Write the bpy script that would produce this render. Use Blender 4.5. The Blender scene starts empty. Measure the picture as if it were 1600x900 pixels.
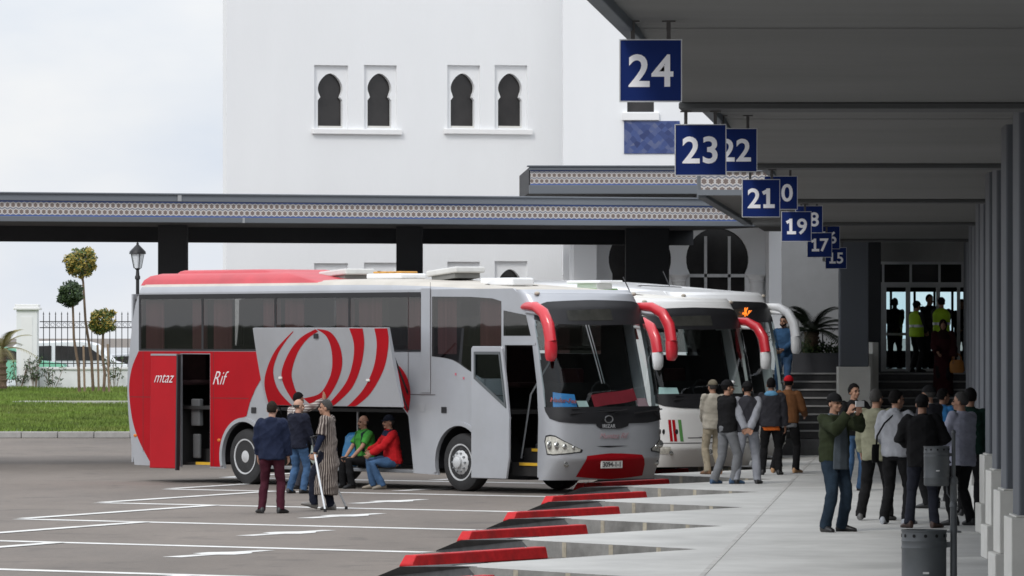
import bpy, bmesh, math, random
import numpy as np
from mathutils import Vector, Matrix
from mathutils.geometry import tessellate_polygon
R = math.radians
SC = bpy.context.scene
COL = SC.collection
random.seed(4)

# ------------------------------------------------------------------ camera, sky, sun, exposure
CAM_Z, FPX = 2.75, 9000.0
HZ = 522.0
cd = bpy.data.cameras.new('camera'); cam = bpy.data.objects.new('camera', cd); COL.objects.link(cam)
cd.sensor_width = 36; cd.lens = FPX * 36 / 1600; cd.shift_y = (HZ - 450) / 1600
cd.clip_start = 1; cd.clip_end = 6000
cam.location = (0, 0, CAM_Z); cam.rotation_euler = (R(90), 0, 0)
SC.camera = cam
SUN_EL, SUN_AZ = 43, -152            # azimuth measured clockwise from +Y; light comes from behind-left of the camera

world = bpy.data.worlds.new('World'); SC.world = world; world.use_nodes = True
nt = world.node_tree; N = nt.nodes; L = nt.links; N.clear()
wo = N.new('ShaderNodeOutputWorld'); bg = N.new('ShaderNodeBackground'); bg.inputs['Strength'].default_value = 0.1
sky = N.new('ShaderNodeTexSky'); sky.sky_type = 'NISHITA'; sky.sun_disc = False
sky.sun_elevation = R(SUN_EL); sky.sun_rotation = R(SUN_AZ)
tc = N.new('ShaderNodeTexCoord'); sep = N.new('ShaderNodeSeparateXYZ'); L.new(tc.outputs['Generated'], sep.inputs[0])
mp = N.new('ShaderNodeMapping'); mp.inputs['Scale'].default_value = (14, 14, 30); L.new(tc.outputs['Generated'], mp.inputs[0])
no = N.new('ShaderNodeTexNoise'); no.inputs['Scale'].default_value = 1.0; no.inputs['Detail'].default_value = 5; no.inputs['Roughness'].default_value = .5
L.new(mp.outputs[0], no.inputs['Vector'])
rp = N.new('ShaderNodeValToRGB'); L.new(no.outputs['Fac'], rp.inputs[0])
rp.color_ramp.elements[0].position = .33; rp.color_ramp.elements[0].color = (.74, .80, .90, 1)
rp.color_ramp.elements[1].position = .62; rp.color_ramp.elements[1].color = (.93, .94, .96, 1)
gr = N.new('ShaderNodeMapRange'); L.new(sep.outputs['Z'], gr.inputs['Value'])
gr.inputs['From Min'].default_value = 0.04; gr.inputs['From Max'].default_value = 1
gr.inputs['To Min'].default_value = 10.0; gr.inputs['To Max'].default_value = 21
mul = N.new('ShaderNodeVectorMath'); mul.operation = 'SCALE'; L.new(rp.outputs[0], mul.inputs[0]); L.new(gr.outputs[0], mul.inputs['Scale'])
mx = N.new('ShaderNodeMix'); mx.data_type = 'RGBA'; mx.inputs['Factor'].default_value = .93
L.new(sky.outputs[0], mx.inputs['A']); L.new(mul.outputs[0], mx.inputs['B'])
L.new(mx.outputs['Result'], bg.inputs['Color']); L.new(bg.outputs[0], wo.inputs[0])

sd = bpy.data.lights.new('sun', 'SUN'); so = bpy.data.objects.new('sun', sd); COL.objects.link(so)
sd.energy = 1.32; sd.angle = R(14); sd.color = (1, .965, .91)
_az, _el = R(SUN_AZ), R(SUN_EL)
so.rotation_euler = Vector((math.sin(_az) * math.cos(_el), math.cos(_az) * math.cos(_el), math.sin(_el))).to_track_quat('Z', 'Y').to_euler()
so.location = (-60, -40, 80)
vs = SC.view_settings; vs.view_transform = 'Standard'; vs.look = 'None'; vs.exposure = 0.0; vs.gamma = 1; vs.use_curve_mapping = False
SC.render.film_transparent = False
try: SC.cycles.filter_width = 1.6
except Exception: pass
SC.cycles.max_bounces = 7; SC.cycles.transparent_max_bounces = 12

# ------------------------------------------------------------------ helpers
AX = 655 / FPX                                        # the platform runs towards (AX, 1)
def PT(px, py, Y): return Vector(((px - 800) * Y / FPX, Y, CAM_Z - (py - HZ) * Y / FPX))
def GR(px, py, z=0.0):
    Y = (CAM_Z - z) * FPX / (py - HZ); return Vector(((px - 800) * Y / FPX, Y, z))
def Q(l, Y, z=0.0): return Vector((l + AX * Y, Y, z))

MATS = {}
def mat(name, col, rough=.6, metal=0.0, var=.12, scale=3.0, bump=0.0, bscale=40.0, coat=0.0, spec=None, stretch=(1, 1, 1), col2=None, dirt=0.0, dirt_col=(.2, .17, .13)):
    """principled surface, its colour broken up by two noises"""
    if name in MATS: return MATS[name]
    m = bpy.data.materials.new(name); m.use_nodes = True
    nt = m.node_tree; n = nt.nodes; l = nt.links; b = n['Principled BSDF']
    tc = n.new('ShaderNodeTexCoord'); mp = n.new('ShaderNodeMapping'); mp.inputs['Scale'].default_value = stretch
    l.new(tc.outputs['Object'], mp.inputs[0])
    no = n.new('ShaderNodeTexNoise'); no.inputs['Scale'].default_value = scale; no.inputs['Detail'].default_value = 6; no.inputs['Roughness'].default_value = .6
    l.new(mp.outputs[0], no.inputs['Vector'])
    rp = n.new('ShaderNodeValToRGB'); l.new(no.outputs['Fac'], rp.inputs[0])
    c2 = col2 or tuple(min(1, c * (1 + var)) for c in col)
    c1 = tuple(c * (1 - var) for c in col)
    rp.color_ramp.elements[0].position = .3; rp.color_ramp.elements[0].color = (*c1, 1)
    rp.color_ramp.elements[1].position = .7; rp.color_ramp.elements[1].color = (*c2, 1)
    out = rp.outputs[0]
    if dirt:
        n2 = n.new('ShaderNodeTexNoise'); n2.inputs['Scale'].default_value = scale * .37; n2.inputs['Detail'].default_value = 8; n2.inputs['Roughness'].default_value = .7
        l.new(mp.outputs[0], n2.inputs['Vector'])
        r2 = n.new('ShaderNodeMapRange'); r2.inputs['From Min'].default_value = .48; r2.inputs['From Max'].default_value = .72; r2.inputs['To Max'].default_value = dirt
        l.new(n2.outputs['Fac'], r2.inputs['Value'])
        mx = n.new('ShaderNodeMix'); mx.data_type = 'RGBA'; l.new(r2.outputs[0], mx.inputs['Factor']); l.new(out, mx.inputs['A']); mx.inputs['B'].default_value = (*dirt_col, 1)
        out = mx.outputs['Result']
    l.new(out, b.inputs['Base Color'])
    b.inputs['Roughness'].default_value = rough; b.inputs['Metallic'].default_value = metal
    if spec is not None: b.inputs['Specular IOR Level'].default_value = spec
    if coat: b.inputs['Coat Weight'].default_value = coat; b.inputs['Coat Roughness'].default_value = .08
    if bump:
        bn = n.new('ShaderNodeTexNoise'); bn.inputs['Scale'].default_value = bscale; bn.inputs['Detail'].default_value = 4
        l.new(mp.outputs[0], bn.inputs['Vector'])
        bp = n.new('ShaderNodeBump'); bp.inputs['Strength'].default_value = bump; bp.inputs['Distance'].default_value = .02
        l.new(bn.outputs['Fac'], bp.inputs['Height']); l.new(bp.outputs[0], b.inputs['Normal'])
    MATS[name] = m; return m

def glass(name, tint=(.2, .22, .23), gl=.9, rough=.02, ior=1.5):
    if name in MATS: return MATS[name]
    m = bpy.data.materials.new(name); m.use_nodes = True
    n = m.node_tree.nodes; l = m.node_tree.links; n.clear()
    o = n.new('ShaderNodeOutputMaterial'); t = n.new('ShaderNodeBsdfTransparent'); g = n.new('ShaderNodeBsdfGlossy'); mixn = n.new('ShaderNodeMixShader'); f = n.new('ShaderNodeFresnel')
    t.inputs[0].default_value = (*tint, 1); g.inputs['Color'].default_value = (gl, gl, gl, 1); g.inputs['Roughness'].default_value = rough; f.inputs['IOR'].default_value = ior
    no = n.new('ShaderNodeTexNoise'); no.inputs['Scale'].default_value = 1.3; tc = n.new('ShaderNodeTexCoord'); l.new(tc.outputs['Object'], no.inputs['Vector'])
    bp = n.new('ShaderNodeBump'); bp.inputs['Strength'].default_value = .025; bp.inputs['Distance'].default_value = .03; l.new(no.outputs['Fac'], bp.inputs['Height']); l.new(bp.outputs[0], g.inputs['Normal'])
    ge = n.new('ShaderNodeNewGeometry'); iv = n.new('ShaderNodeMath'); iv.operation = 'SUBTRACT'; iv.inputs[0].default_value = 1; l.new(ge.outputs['Backfacing'], iv.inputs[1])
    fm = n.new('ShaderNodeMath'); fm.operation = 'MULTIPLY'; l.new(f.outputs[0], fm.inputs[0]); l.new(iv.outputs[0], fm.inputs[1])
    l.new(fm.outputs[0], mixn.inputs[0]); l.new(t.outputs[0], mixn.inputs[1]); l.new(g.outputs[0], mixn.inputs[2]); l.new(mixn.outputs[0], o.inputs[0])
    MATS[name] = m; return m

def emit(name, col, s):
    m = bpy.data.materials.new(name); m.use_nodes = True; b = m.node_tree.nodes['Principled BSDF']
    b.inputs['Base Color'].default_value = (*col, 1); b.inputs['Emission Color'].default_value = (*col, 1); b.inputs['Emission Strength'].default_value = s
    return m

class MB:
    def __init__(s): s.v = []; s.f = []; s.m = []
    def add(s, vs, fs, mi=0):
        o = len(s.v); s.v += [tuple(p) for p in vs]; s.f += [tuple(i + o for i in f) for f in fs]; s.m += [mi] * len(fs); return s
    def box(s, x0, x1, y0, y1, z0, z1, M=None, mi=0):
        vs = [Vector(p) for p in ((x0,y0,z0),(x1,y0,z0),(x1,y1,z0),(x0,y1,z0),(x0,y0,z1),(x1,y0,z1),(x1,y1,z1),(x0,y1,z1))]
        if M: vs = [M @ p for p in vs]
        return s.add(vs, [(3,2,1,0),(4,5,6,7),(0,1,5,4),(1,2,6,5),(2,3,7,6),(3,0,4,7)], mi)
    def loft(s, rings, caps=True, mi=0, closed=True):
        n = len(rings[0]); vs = [p for r in rings for p in r]; fs = []
        for k in range(len(rings) - 1):
            for i in range(n if closed else n - 1):
                j = (i + 1) % n; fs.append((k*n+i, k*n+j, (k+1)*n+j, (k+1)*n+i))
        if caps: fs.append(tuple(range(n - 1, -1, -1))); fs.append(tuple((len(rings)-1)*n + i for i in range(n)))
        return s.add(vs, fs, mi)
    def tube(s, pts, rad, n=10, rb=None, up=None, round_ends=False, mi=0):
        pts = [Vector(p) for p in pts]; k = len(pts)
        rad = list(rad) if hasattr(rad, '__len__') else [rad] * k
        rb = rad if rb is None else (list(rb) if hasattr(rb, '__len__') else [rb] * k)
        T = []
        for i in range(k):
            t = (pts[min(i+1, k-1)] - pts[max(i-1, 0)]); T.append(t.normalized() if t.length > 1e-9 else Vector((0, 0, 1)))
        if round_ends:
            a0, r0, r0b = pts[0], rad[0], rb[0]; a1, r1, r1b = pts[-1], rad[-1], rb[-1]
            pts = [a0 - T[0]*r0*.95, a0 - T[0]*r0*.7] + pts + [a1 + T[-1]*r1*.7, a1 + T[-1]*r1*.95]
            rad = [r0*.3, r0*.72] + rad + [r1*.72, r1*.3]; rb = [r0b*.3, r0b*.72] + rb + [r1b*.72, r1b*.3]
            T = [T[0]]*2 + T + [T[-1]]*2
        U = Vector(up) if up else (Vector((0, 0, 1)) if abs(T[0].z) < .9 else Vector((0, 1, 0)))
        rings = []
        for p, t, a, b in zip(pts, T, rad, rb):
            u = U - t * U.dot(t)
            if u.length < 1e-4: u = t.orthogonal()
            u.normalize(); w = t.cross(u); U = u
            rings.append([p + w * (a * math.cos(2*math.pi*i/n)) + u * (b * math.sin(2*math.pi*i/n)) for i in range(n)])
        return s.loft(rings, True, mi)
    def ell(s, c, r, n=14, m=9, M=None, mi=0, cut=None):
        c = Vector(c); rings = []
        for k in range(m + 1):
            ph = -math.pi/2 + math.pi * k / m; rr = max(math.cos(ph), .02)
            ring = []
            for i in range(n):
                a = 2*math.pi*i/n; p = Vector((r[0]*rr*math.cos(a), r[1]*rr*math.sin(a), r[2]*math.sin(ph)))
                if M: p = M @ p
                ring.append(c + p)
            rings.append(ring)
        return s.loft(rings, True, mi)
    def lathe(s, prof, n=24, o=(0, 0, 0), M=None, mi=0, caps=True):
        o = Vector(o); rings = []
        for r, z in prof:
            ring = [Vector((r*math.cos(2*math.pi*i/n), r*math.sin(2*math.pi*i/n), z)) for i in range(n)]
            rings.append([o + (M @ p if M else p) for p in ring])
        return s.loft(rings, caps, mi)
    def prism(s, outer, holes=(), O=(0,0,0), U=(1,0,0), V=(0,0,1), D=(0,1,0), th=.05, mi=0):
        O, U, V, D = Vector(O), Vector(U), Vector(V), Vector(D).normalized() * th
        loops = [[Vector((p[0], p[1], 0)) for p in lp] for lp in [outer] + list(holes)]
        tri = tessellate_polygon(loops); flat = [p for lp in loops for p in lp]; n = len(flat)
        vs = [O + U*p.x + V*p.y for p in flat]; vs = vs + [p + D for p in vs]
        fs = [tuple(t) for t in tri] + [tuple(i + n for i in reversed(t)) for t in tri]; o = 0
        for lp in loops:
            k = len(lp); fs += [(o+i, o+(i+1) % k, n+o+(i+1) % k, n+o+i) for i in range(k)]; o += k
        return s.add(vs, fs, mi)
    def build(s, name, m, parent=None, smooth=35, bevel=0, **kw):
        me = bpy.data.meshes.new(name); me.from_pydata(s.v, [], s.f); me.update()
        bm = bmesh.new(); bm.from_mesh(me); bmesh.ops.recalc_face_normals(bm, faces=bm.faces); bm.to_mesh(me); bm.free()
        for x in (m if isinstance(m, (list, tuple)) else [m]): me.materials.append(x)
        if len(set(s.m)) > 1: me.polygons.foreach_set('material_index', s.m)
        if smooth: me.shade_smooth(); me.set_sharp_from_angle(angle=R(smooth))
        o = bpy.data.objects.new(name, me); COL.objects.link(o)
        if parent: o.parent = parent
        if bevel:
            b = o.modifiers.new('bevel', 'BEVEL'); b.width = bevel; b.segments = 2; b.limit_method = 'ANGLE'; b.angle_limit = R(40)
        for k, v in kw.items(): o[k] = v
        return o

def thing(name, label, cat, loc=(0, 0, 0), rz=0.0, group=None):
    o = bpy.data.objects.new(name, None); COL.objects.link(o); o.location = loc; o.rotation_euler = (0, 0, rz); o.empty_display_size = .2
    o['label'] = label; o['category'] = cat
    if group: o['group'] = group
    return o
def tag(o, label, cat, group=None):
    o['label'] = label; o['category'] = cat
    if group: o['group'] = group
    return o
def struct(o): o['kind'] = 'structure'; return o
def copy_tree(o, parent=None):
    c = o.copy(); COL.objects.link(c)
    if parent: c.parent = parent
    for ch in list(o.children): copy_tree(ch, c)
    return c

def text_geo(body, size, bold=0.0, shear=0.0, ext=.002, spacing=1.0, align='CENTER'):
    cu = bpy.data.curves.new('lettering', 'FONT'); cu.body = body; cu.size = size; cu.offset = bold; cu.shear = shear; cu.extrude = ext
    cu.space_character = spacing; cu.align_x = align; cu.align_y = 'CENTER'; cu.resolution_u = 4
    ob = bpy.data.objects.new('lettering', cu); COL.objects.link(ob)
    dg = bpy.context.evaluated_depsgraph_get(); me = bpy.data.meshes.new_from_object(ob.evaluated_get(dg))
    bpy.data.objects.remove(ob); bpy.data.curves.remove(cu); return me
def lettering(name, body, size, m, O, U, V, parent=None, **kw):
    me = text_geo(body, size, **kw); U = Vector(U).normalized(); V = Vector(V).normalized(); W = U.cross(V)
    M = Matrix((U, V, W)).transposed().to_4x4(); M.translation = Vector(O); me.transform(M); me.name = name
    me.materials.clear(); me.materials.append(m)
    o = bpy.data.objects.new(name, me); COL.objects.link(o)
    if parent: o.parent = parent
    return o
def lerp(t, z):
    if z <= t[0][0]: return t[0][1]
    for (a, b), (c, d) in zip(t, t[1:]):
        if z <= c: return b + (d - b) * (z - a) / (c - a)
    return t[-1][1]
def arc(cx, cz, r, a0, a1, n=12, rz=None):
    return [(cx + r*math.cos(R(a0 + (a1-a0)*i/n)), cz + (rz or r)*math.sin(R(a0 + (a1-a0)*i/n))) for i in range(n+1)]
def smoothpoly(pts, n=6):
    """Catmull-Rom through open points"""
    P = [Vector((*p, 0)) for p in pts]; out = []
    for i in range(len(P) - 1):
        a, b, c, d = P[max(i-1, 0)], P[i], P[i+1], P[min(i+2, len(P)-1)]
        for k in range(n):
            t = k / n; q = .5 * ((2*b) + (c-a)*t + (2*a-5*b+4*c-d)*t*t + (-a+3*b-3*c+d)*t**3); out.append((q.x, q.y))
    out.append((P[-1].x, P[-1].y)); return out

# ------------------------------------------------------------------ materials of the setting
def asphalt_mat():
    m = mat('asphalt', (.166, .142, .122), .9, var=.16, scale=.35, bump=.35, bscale=60, dirt=.7, dirt_col=(.095, .086, .079), stretch=(1, .3, 1))
    nt = m.node_tree; n = nt.nodes; l = nt.links; b = n['Principled BSDF']; src = b.inputs['Base Color'].links[0].from_socket
    tc = n.new('ShaderNodeTexCoord'); f = n.new('ShaderNodeTexNoise'); f.inputs['Scale'].default_value = 9; f.inputs['Detail'].default_value = 8; f.inputs['Roughness'].default_value = .8
    l.new(tc.outputs['Object'], f.inputs['Vector'])
    g = n.new('ShaderNodeTexNoise'); g.inputs['Scale'].default_value = .9; g.inputs['Detail'].default_value = 5; g.inputs['Roughness'].default_value = .55; g.inputs['Distortion'].default_value = .8; l.new(tc.outputs['Object'], g.inputs['Vector'])
    gr_ = n.new('ShaderNodeMapRange'); gr_.inputs['From Min'].default_value = .56; gr_.inputs['From Max'].default_value = .74; gr_.inputs['To Min'].default_value = 0; gr_.inputs['To Max'].default_value = .55; l.new(g.outputs['Fac'], gr_.inputs['Value'])
    gm = n.new('ShaderNodeMix'); gm.data_type = 'RGBA'; l.new(gr_.outputs[0], gm.inputs['Factor']); l.new(src, gm.inputs['A']); gm.inputs['B'].default_value = (.062, .055, .05, 1); src = gm.outputs['Result']
    r = n.new('ShaderNodeMapRange'); r.inputs['From Min'].default_value = .3; r.inputs['From Max'].default_value = .7; r.inputs['To Min'].default_value = .82; r.inputs['To Max'].default_value = 1.15; l.new(f.outputs['Fac'], r.inputs['Value'])
    mu = n.new('ShaderNodeVectorMath'); mu.operation = 'SCALE'; l.new(src, mu.inputs[0]); l.new(r.outputs[0], mu.inputs['Scale']); l.new(mu.outputs[0], b.inputs['Base Color'])
    return m
ASPH = asphalt_mat()
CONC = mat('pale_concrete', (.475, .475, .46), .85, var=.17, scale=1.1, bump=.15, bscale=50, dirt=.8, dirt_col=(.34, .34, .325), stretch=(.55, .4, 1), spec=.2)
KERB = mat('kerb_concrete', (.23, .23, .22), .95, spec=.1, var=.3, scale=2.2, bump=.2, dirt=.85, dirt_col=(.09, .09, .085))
KBLK = mat('black_kerb_paint', (.05, .052, .055), .75, var=.3, scale=6, dirt=.5, dirt_col=(.12, .12, .12))
LINE = mat('road_paint', (.68, .68, .66), .75, var=.10, scale=3, dirt=.75, dirt_col=(.30, .285, .27))
WHITE = mat('white_render', (.80, .81, .82), .85, var=.025, scale=.5, bump=.12, bscale=25, dirt=.10, dirt_col=(.66, .67, .68), stretch=(1, 1, .3))
WHITE2 = mat('white_trim', (.80, .80, .80), .8, var=.03, scale=2)
GREYB = mat('blue_grey_paint', (.135, .15, .17), .75, var=.07, scale=.9, dirt=.3, dirt_col=(.20, .21, .22), stretch=(.3, 1, 1))
SOFF = mat('soffit_paint', (.158, .158, .155), .85, var=.12, scale=.5, bump=.1, dirt=.55, dirt_col=(.108, .11, .107), stretch=(.3, 1.2, 1))
BEAMSHADE = mat('beam_shade_paint', (.085, .088, .09), .85, var=.08, scale=.5)
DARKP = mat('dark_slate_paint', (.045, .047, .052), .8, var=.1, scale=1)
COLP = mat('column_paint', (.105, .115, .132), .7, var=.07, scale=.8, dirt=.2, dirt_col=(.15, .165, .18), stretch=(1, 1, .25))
STONE = mat('pale_stone', (.66, .65, .61), .75, var=.07, scale=2.5, dirt=.3, dirt_col=(.45, .43, .4))
GRAN = mat('dark_granite', (.035, .035, .037), .35, var=.3, scale=8)
NOSE = mat('step_nosing', (.33, .33, .33), .6, var=.1, scale=5)
DKGLASS = mat('dark_window', (.022, .02, .02), .12, var=.3, scale=2, spec=.5)
METAL = mat('grey_metal', (.35, .36, .37), .4, .8, var=.08)
BLKM = mat('black_iron', (.02, .02, .022), .5, .3, var=.2)

def tile_mat():
    m = bpy.data.materials.new('tile_frieze'); m.use_nodes = True; nt = m.node_tree; n = nt.nodes; l = nt.links; b = n['Principled BSDF']
    tc = n.new('ShaderNodeTexCoord'); sp = n.new('ShaderNodeSeparateXYZ'); l.new(tc.outputs['Object'], sp.inputs[0])
    def M(op, a, c=None):
        x = n.new('ShaderNodeMath'); x.operation = op
        for i, q in enumerate((a, c)):
            if q is None: continue
            if isinstance(q, (int, float)): x.inputs[i].default_value = q
            else: l.new(q, x.inputs[i])
        return x.outputs[0]
    v = M('DIVIDE', sp.outputs['Z'], .136); row = M('FLOOR', v)
    u = M('ADD', M('DIVIDE', sp.outputs['X'], .118), M('MULTIPLY', M('MODULO', row, 2), .5))
    fu = M('SUBTRACT', M('FRACT', u), .5); fv = M('SUBTRACT', M('FRACT', v), .5)
    d = M('SQRT', M('ADD', M('MULTIPLY', fu, fu), M('MULTIPLY', M('MULTIPLY', fv, fv), 1.2)))
    petal = M('MULTIPLY', M('COSINE', M('MULTIPLY', M('ARCTAN2', fv, fu), 6)), .05)
    rp = n.new('ShaderNodeValToRGB'); l.new(M('ADD', d, petal), rp.inputs[0]); e = rp.color_ramp.elements
    e[0].position = 0; e[0].color = (.16, .13, .12, 1); e[1].position = .58; e[1].color = (.17, .18, .22, 1)
    x = e.new(.34); x.color = (.19, .145, .125, 1); x = e.new(.40); x.color = (.60, .58, .56, 1); x = e.new(.47); x.color = (.56, .54, .52, 1)
    l.new(rp.outputs[0], b.inputs['Base Color']); b.inputs['Roughness'].default_value = .35
    return m
TILE = tile_mat()
BLUE_EDGE = mat('cobalt_edge_tile', (.05, .10, .32), .35, var=.2, scale=8)

def zellige_mat():
    m = bpy.data.materials.new('zellige'); m.use_nodes = True; nt = m.node_tree; n = nt.nodes; l = nt.links; b = n['Principled BSDF']
    tc = n.new('ShaderNodeTexCoord'); mp = n.new('ShaderNodeMapping'); mp.inputs['Rotation'].default_value = (0, R(45), 0); l.new(tc.outputs['Object'], mp.inputs[0])
    vo = n.new('ShaderNodeTexVoronoi'); vo.inputs['Scale'].default_value = 8; vo.inputs['Randomness'].default_value = .35; l.new(mp.outputs[0], vo.inputs['Vector'])
    rp = n.new('ShaderNodeValToRGB'); l.new(vo.outputs['Color'], rp.inputs[0]); e = rp.color_ramp.elements
    e[0].color = (.018, .03, .11, 1); e[1].color = (.12, .14, .24, 1); x = e.new(.5); x.color = (.045, .075, .22, 1)
    l.new(rp.outputs[0], b.inputs['Base Color']); b.inputs['Roughness'].default_value = .3
    return m
ZEL = zellige_mat()

# ------------------------------------------------------------------ ground, platform, markings
struct(MB().add([(-700, -20, 0), (700, -20, 0), (700, 3500, 0), (-700, 3500, 0)], [(0, 1, 2, 3)]).build('asphalt_lot', ASPH, smooth=0))

TOOTH = 8.25; T0 = 71.7; NT = 8
def tips():
    for k in range(-5, NT): yield k, T0 + TOOTH * k
plat = MB(); poly = []
poly.append(Q(9, 20)); poly.append(Q(-2.77, 20))
for k, yt in tips():
    poly.append(Q(-2.77, yt - 3.4)); poly.append(Q(-5.3, yt)); 
poly.append(Q(-2.77, T0 + TOOTH * (NT - 1) + 4.85)); poly.append(Q(-2.77, 140)); poly.append(Q(9, 140))
PZ = .20
plat.prism([(p.x, p.y) for p in poly], O=(0, 0, .002), U=(1, 0, 0), V=(0, 1, 0), D=(0, 0, 1), th=PZ - .002)
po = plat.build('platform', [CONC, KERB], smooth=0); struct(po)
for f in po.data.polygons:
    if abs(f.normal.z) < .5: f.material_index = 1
js = MB()
for l_ in (-2.42,):
    js.box(-.03, .03, 20, 121, 0, .004, M=Matrix(((1, AX, 0, l_), (0, 1, 0, 0), (0, 0, 1, PZ + .001), (0, 0, 0, 1))))
for yy in range(24, 120, 6):
    a, b = Q(-2.4, yy, PZ + .001), Q(8, yy, PZ + .001); js.add([a, b, b + Vector((0, .025, 0)), a + Vector((0, .025, 0))], [(0, 1, 2, 3)])
struct(js.build('paving_joint', mat('joint_sand', (.41, .405, .39), .9, var=.2, scale=3), smooth=0))
# painted black noses of the kerb tongues, patched cream joints in the kerb faces
for k, yt in tips():
    if yt < 60 or yt > 122: continue
    tip = Q(-5.3, yt, PZ); nose = Q(-6.25, yt + 1.0, .02); near = tip + Vector((.30, -.42, 0)); far = tip + Vector((.42, .80, 0))
    down = lambda p: Vector((p.x, p.y, .003))
    mb = MB(); up = Vector((0, 0, .006)); mid = (tip + nose) / 2 + Vector((-.12, -.05, .06))
    vs = [near + up, tip + up, far + up, mid, nose, down(near), down(far), down(nose), Vector((near.x - .02, near.y - .02, .003))]
    mb.add(vs, [(0, 1, 3), (1, 2, 3), (3, 2, 4), (0, 3, 4), (0, 4, 7, 8), (2, 6, 7, 4)])
    struct(mb.build('kerb_nose', KBLK, smooth=0))
    mb = MB(); d = (Q(-5.3, yt, 0) - Q(-2.77, yt - 3.4, 0)).normalized(); n_ = Vector((-d.y, d.x, 0));
    if n_.y > 0: n_ = -n_
    for t in (.75, 1.75, 2.75):
        p = Q(-2.77, yt - 3.4, 0) + d * t + n_ * .004
        mb.add([p + Vector((0, 0, .01)), p + d * .09 + Vector((0, 0, .01)), p + d * .09 + Vector((0, 0, PZ - .004)), p + Vector((0, 0, PZ - .004))], [(0, 1, 2, 3)])
    struct(mb.build('kerb_joint', mat('cream_mortar', (.36, .33, .26), .9, var=.25, scale=9), smooth=0))

RED_K = mat('red_kerb_paint', (.50, .020, .024), .6, var=.2, scale=7, spec=.2, dirt=.75, dirt_col=(.17, .025, .025))
where = ['nearest of all, cut by the picture bottom', 'nearest one shown whole', 'third from the camera', 'fourth from the camera', 'fifth from the camera', 'under the silver coach nose', 'farthest, under the white coach']
for i in range(7):
    yb = 68.0 + TOOTH * (i - 1)
    a, b = Q(-6.2, yb, .003), Q(-4.78, yb + 2.55, .003); d = (b - a).normalized(); w = Vector((-d.y, d.x, 0)) * .10
    ln = (b - a).length; t = thing('wheel_stop', 'red wheel stop bar, ' + where[i], 'wheel stop', a, math.atan2(d.y, d.x), 'red wheel stops at the bay heads')
    mb = MB(); rings = []
    for x, h in ((0, .03), (.10, .135), (ln - .02, .145), (ln, .13)):
        rings.append([Vector((x, -.11, 0)), Vector((x, .11, 0)), Vector((x, .08, h)), Vector((x, -.08, h))])
    mb.loft(rings); mb.build('bar', RED_K, t, smooth=0, bevel=.012)
    mb = MB()
    for x in (.35, ln - .35): MB().lathe([(.02, 0), (.02, .006), (.0, .008)], 8, (x, 0, .143)).build('bolt', METAL, t)

# bay lines, zig-zag ends, arrows
def strip(mb, a, b, w, z):
    d = (b - a).normalized(); n_ = Vector((-d.y, d.x, 0)) * w / 2
    mb.add([a - n_, b - n_, b + n_, a + n_], [(0, 1, 2, 3)])
for i in range(-2, 6):
    yn = 72.7 + TOOTH * i; mb = MB()
    a, b = Q(-13.55, yn + 4.6, .005), Q(-6.35, yn - .2, .005); strip(mb, a, b, .34, 0)
    struct(mb.build('bay_line', LINE, smooth=0))
    mb = MB(); strip(mb, Q(-13.5, yn + 4.75, .009), Q(-11.5, yn + 11.4, .009), .25, 0); struct(mb.build('bay_line', LINE, smooth=0))
    mb = MB(); c = Q(-8.9, 72.0 + 7.5 * i, .006); d = Vector((.43, .90, 0)); w = Vector((.90, -.43, 0))
    mb.add([c + d * x * .72 + w * y for x, y in ((-1.7, -.14), (-.3, -.13), (-.1, -.34), (.5, -.36), (.9, -.14), (1.8, -.11), (1.8, .11), (.9, .13), (.4, .30), (-.3, .33), (-.4, .13), (-1.7, .14))], [tuple(range(12))])
    struct(mb.build('bay_arrow', LINE, smooth=0))

# ------------------------------------------------------------------ lawn, path, boundary
GRASSB = mat('lawn_soil', (.085, .13, .028), .95, var=.3, scale=1.2, dirt=.5, dirt_col=(.12, .10, .05))
def lz(Y): return .15 + .85 * min(1, max(0, (Y - 152.6) / 29))
mb = MB(); ny, nx = 40, 60; vs = []; fs = []
for j in range(ny + 1):
    for i in range(nx + 1):
        Y = 152.6 + 40 * j / ny; X = -60 + 53 * i / nx
        vs.append((X, Y, (lz(Y) if Y < 183 else 1.0 - min(.35, (Y - 183) * .05)) + .03 * math.sin(X * 1.7 + Y) * math.sin(Y * 1.3)))
for j in range(ny):
    for i in range(nx): a = j * (nx + 1) + i; fs.append((a, a + 1, a + nx + 2, a + nx + 1))
struct(mb.add(vs, fs).build('lawn', GRASSB))
rng = np.random.default_rng(3); ng = 125000
gx = rng.uniform(-24, -8.6, ng); gy = rng.uniform(152.8, 183.0, ng)
gz = .15 + .85 * np.clip((gy - 152.6) / 29, 0, 1) + .03 * np.sin(gx * 1.7 + gy) * np.sin(gy * 1.3) - .01
keep = ~((gy > 170.6) & (gy < 172.0) & (gx > -14.6)); keep &= (np.sin(gx * 2.1 + 3) * np.sin(gy * .9) + rng.uniform(-1, 1, ng)) > -1.25
gx, gy, gz = gx[keep], gy[keep], gz[keep]; ng = len(gx)
h = rng.uniform(.05, .13, ng); a = rng.uniform(0, 6.28, ng); w = .02; lean = rng.uniform(-.05, .05, (ng, 2))
V = np.zeros((ng, 3, 3)); V[:, 0] = np.c_[gx - w*np.cos(a), gy - w*np.sin(a), gz]; V[:, 1] = np.c_[gx + w*np.cos(a), gy + w*np.sin(a), gz]; V[:, 2] = np.c_[gx + lean[:, 0], gy + lean[:, 1], gz + h]
me = bpy.data.meshes.new('grass'); me.from_pydata(V.reshape(-1, 3).tolist(), [], np.arange(ng * 3).reshape(-1, 3).tolist())
me.materials.append(mat('grass_blades', (.135, .205, .030), .8, var=.45, scale=.9, dirt=.55, dirt_col=(.22, .22, .06)))
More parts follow.
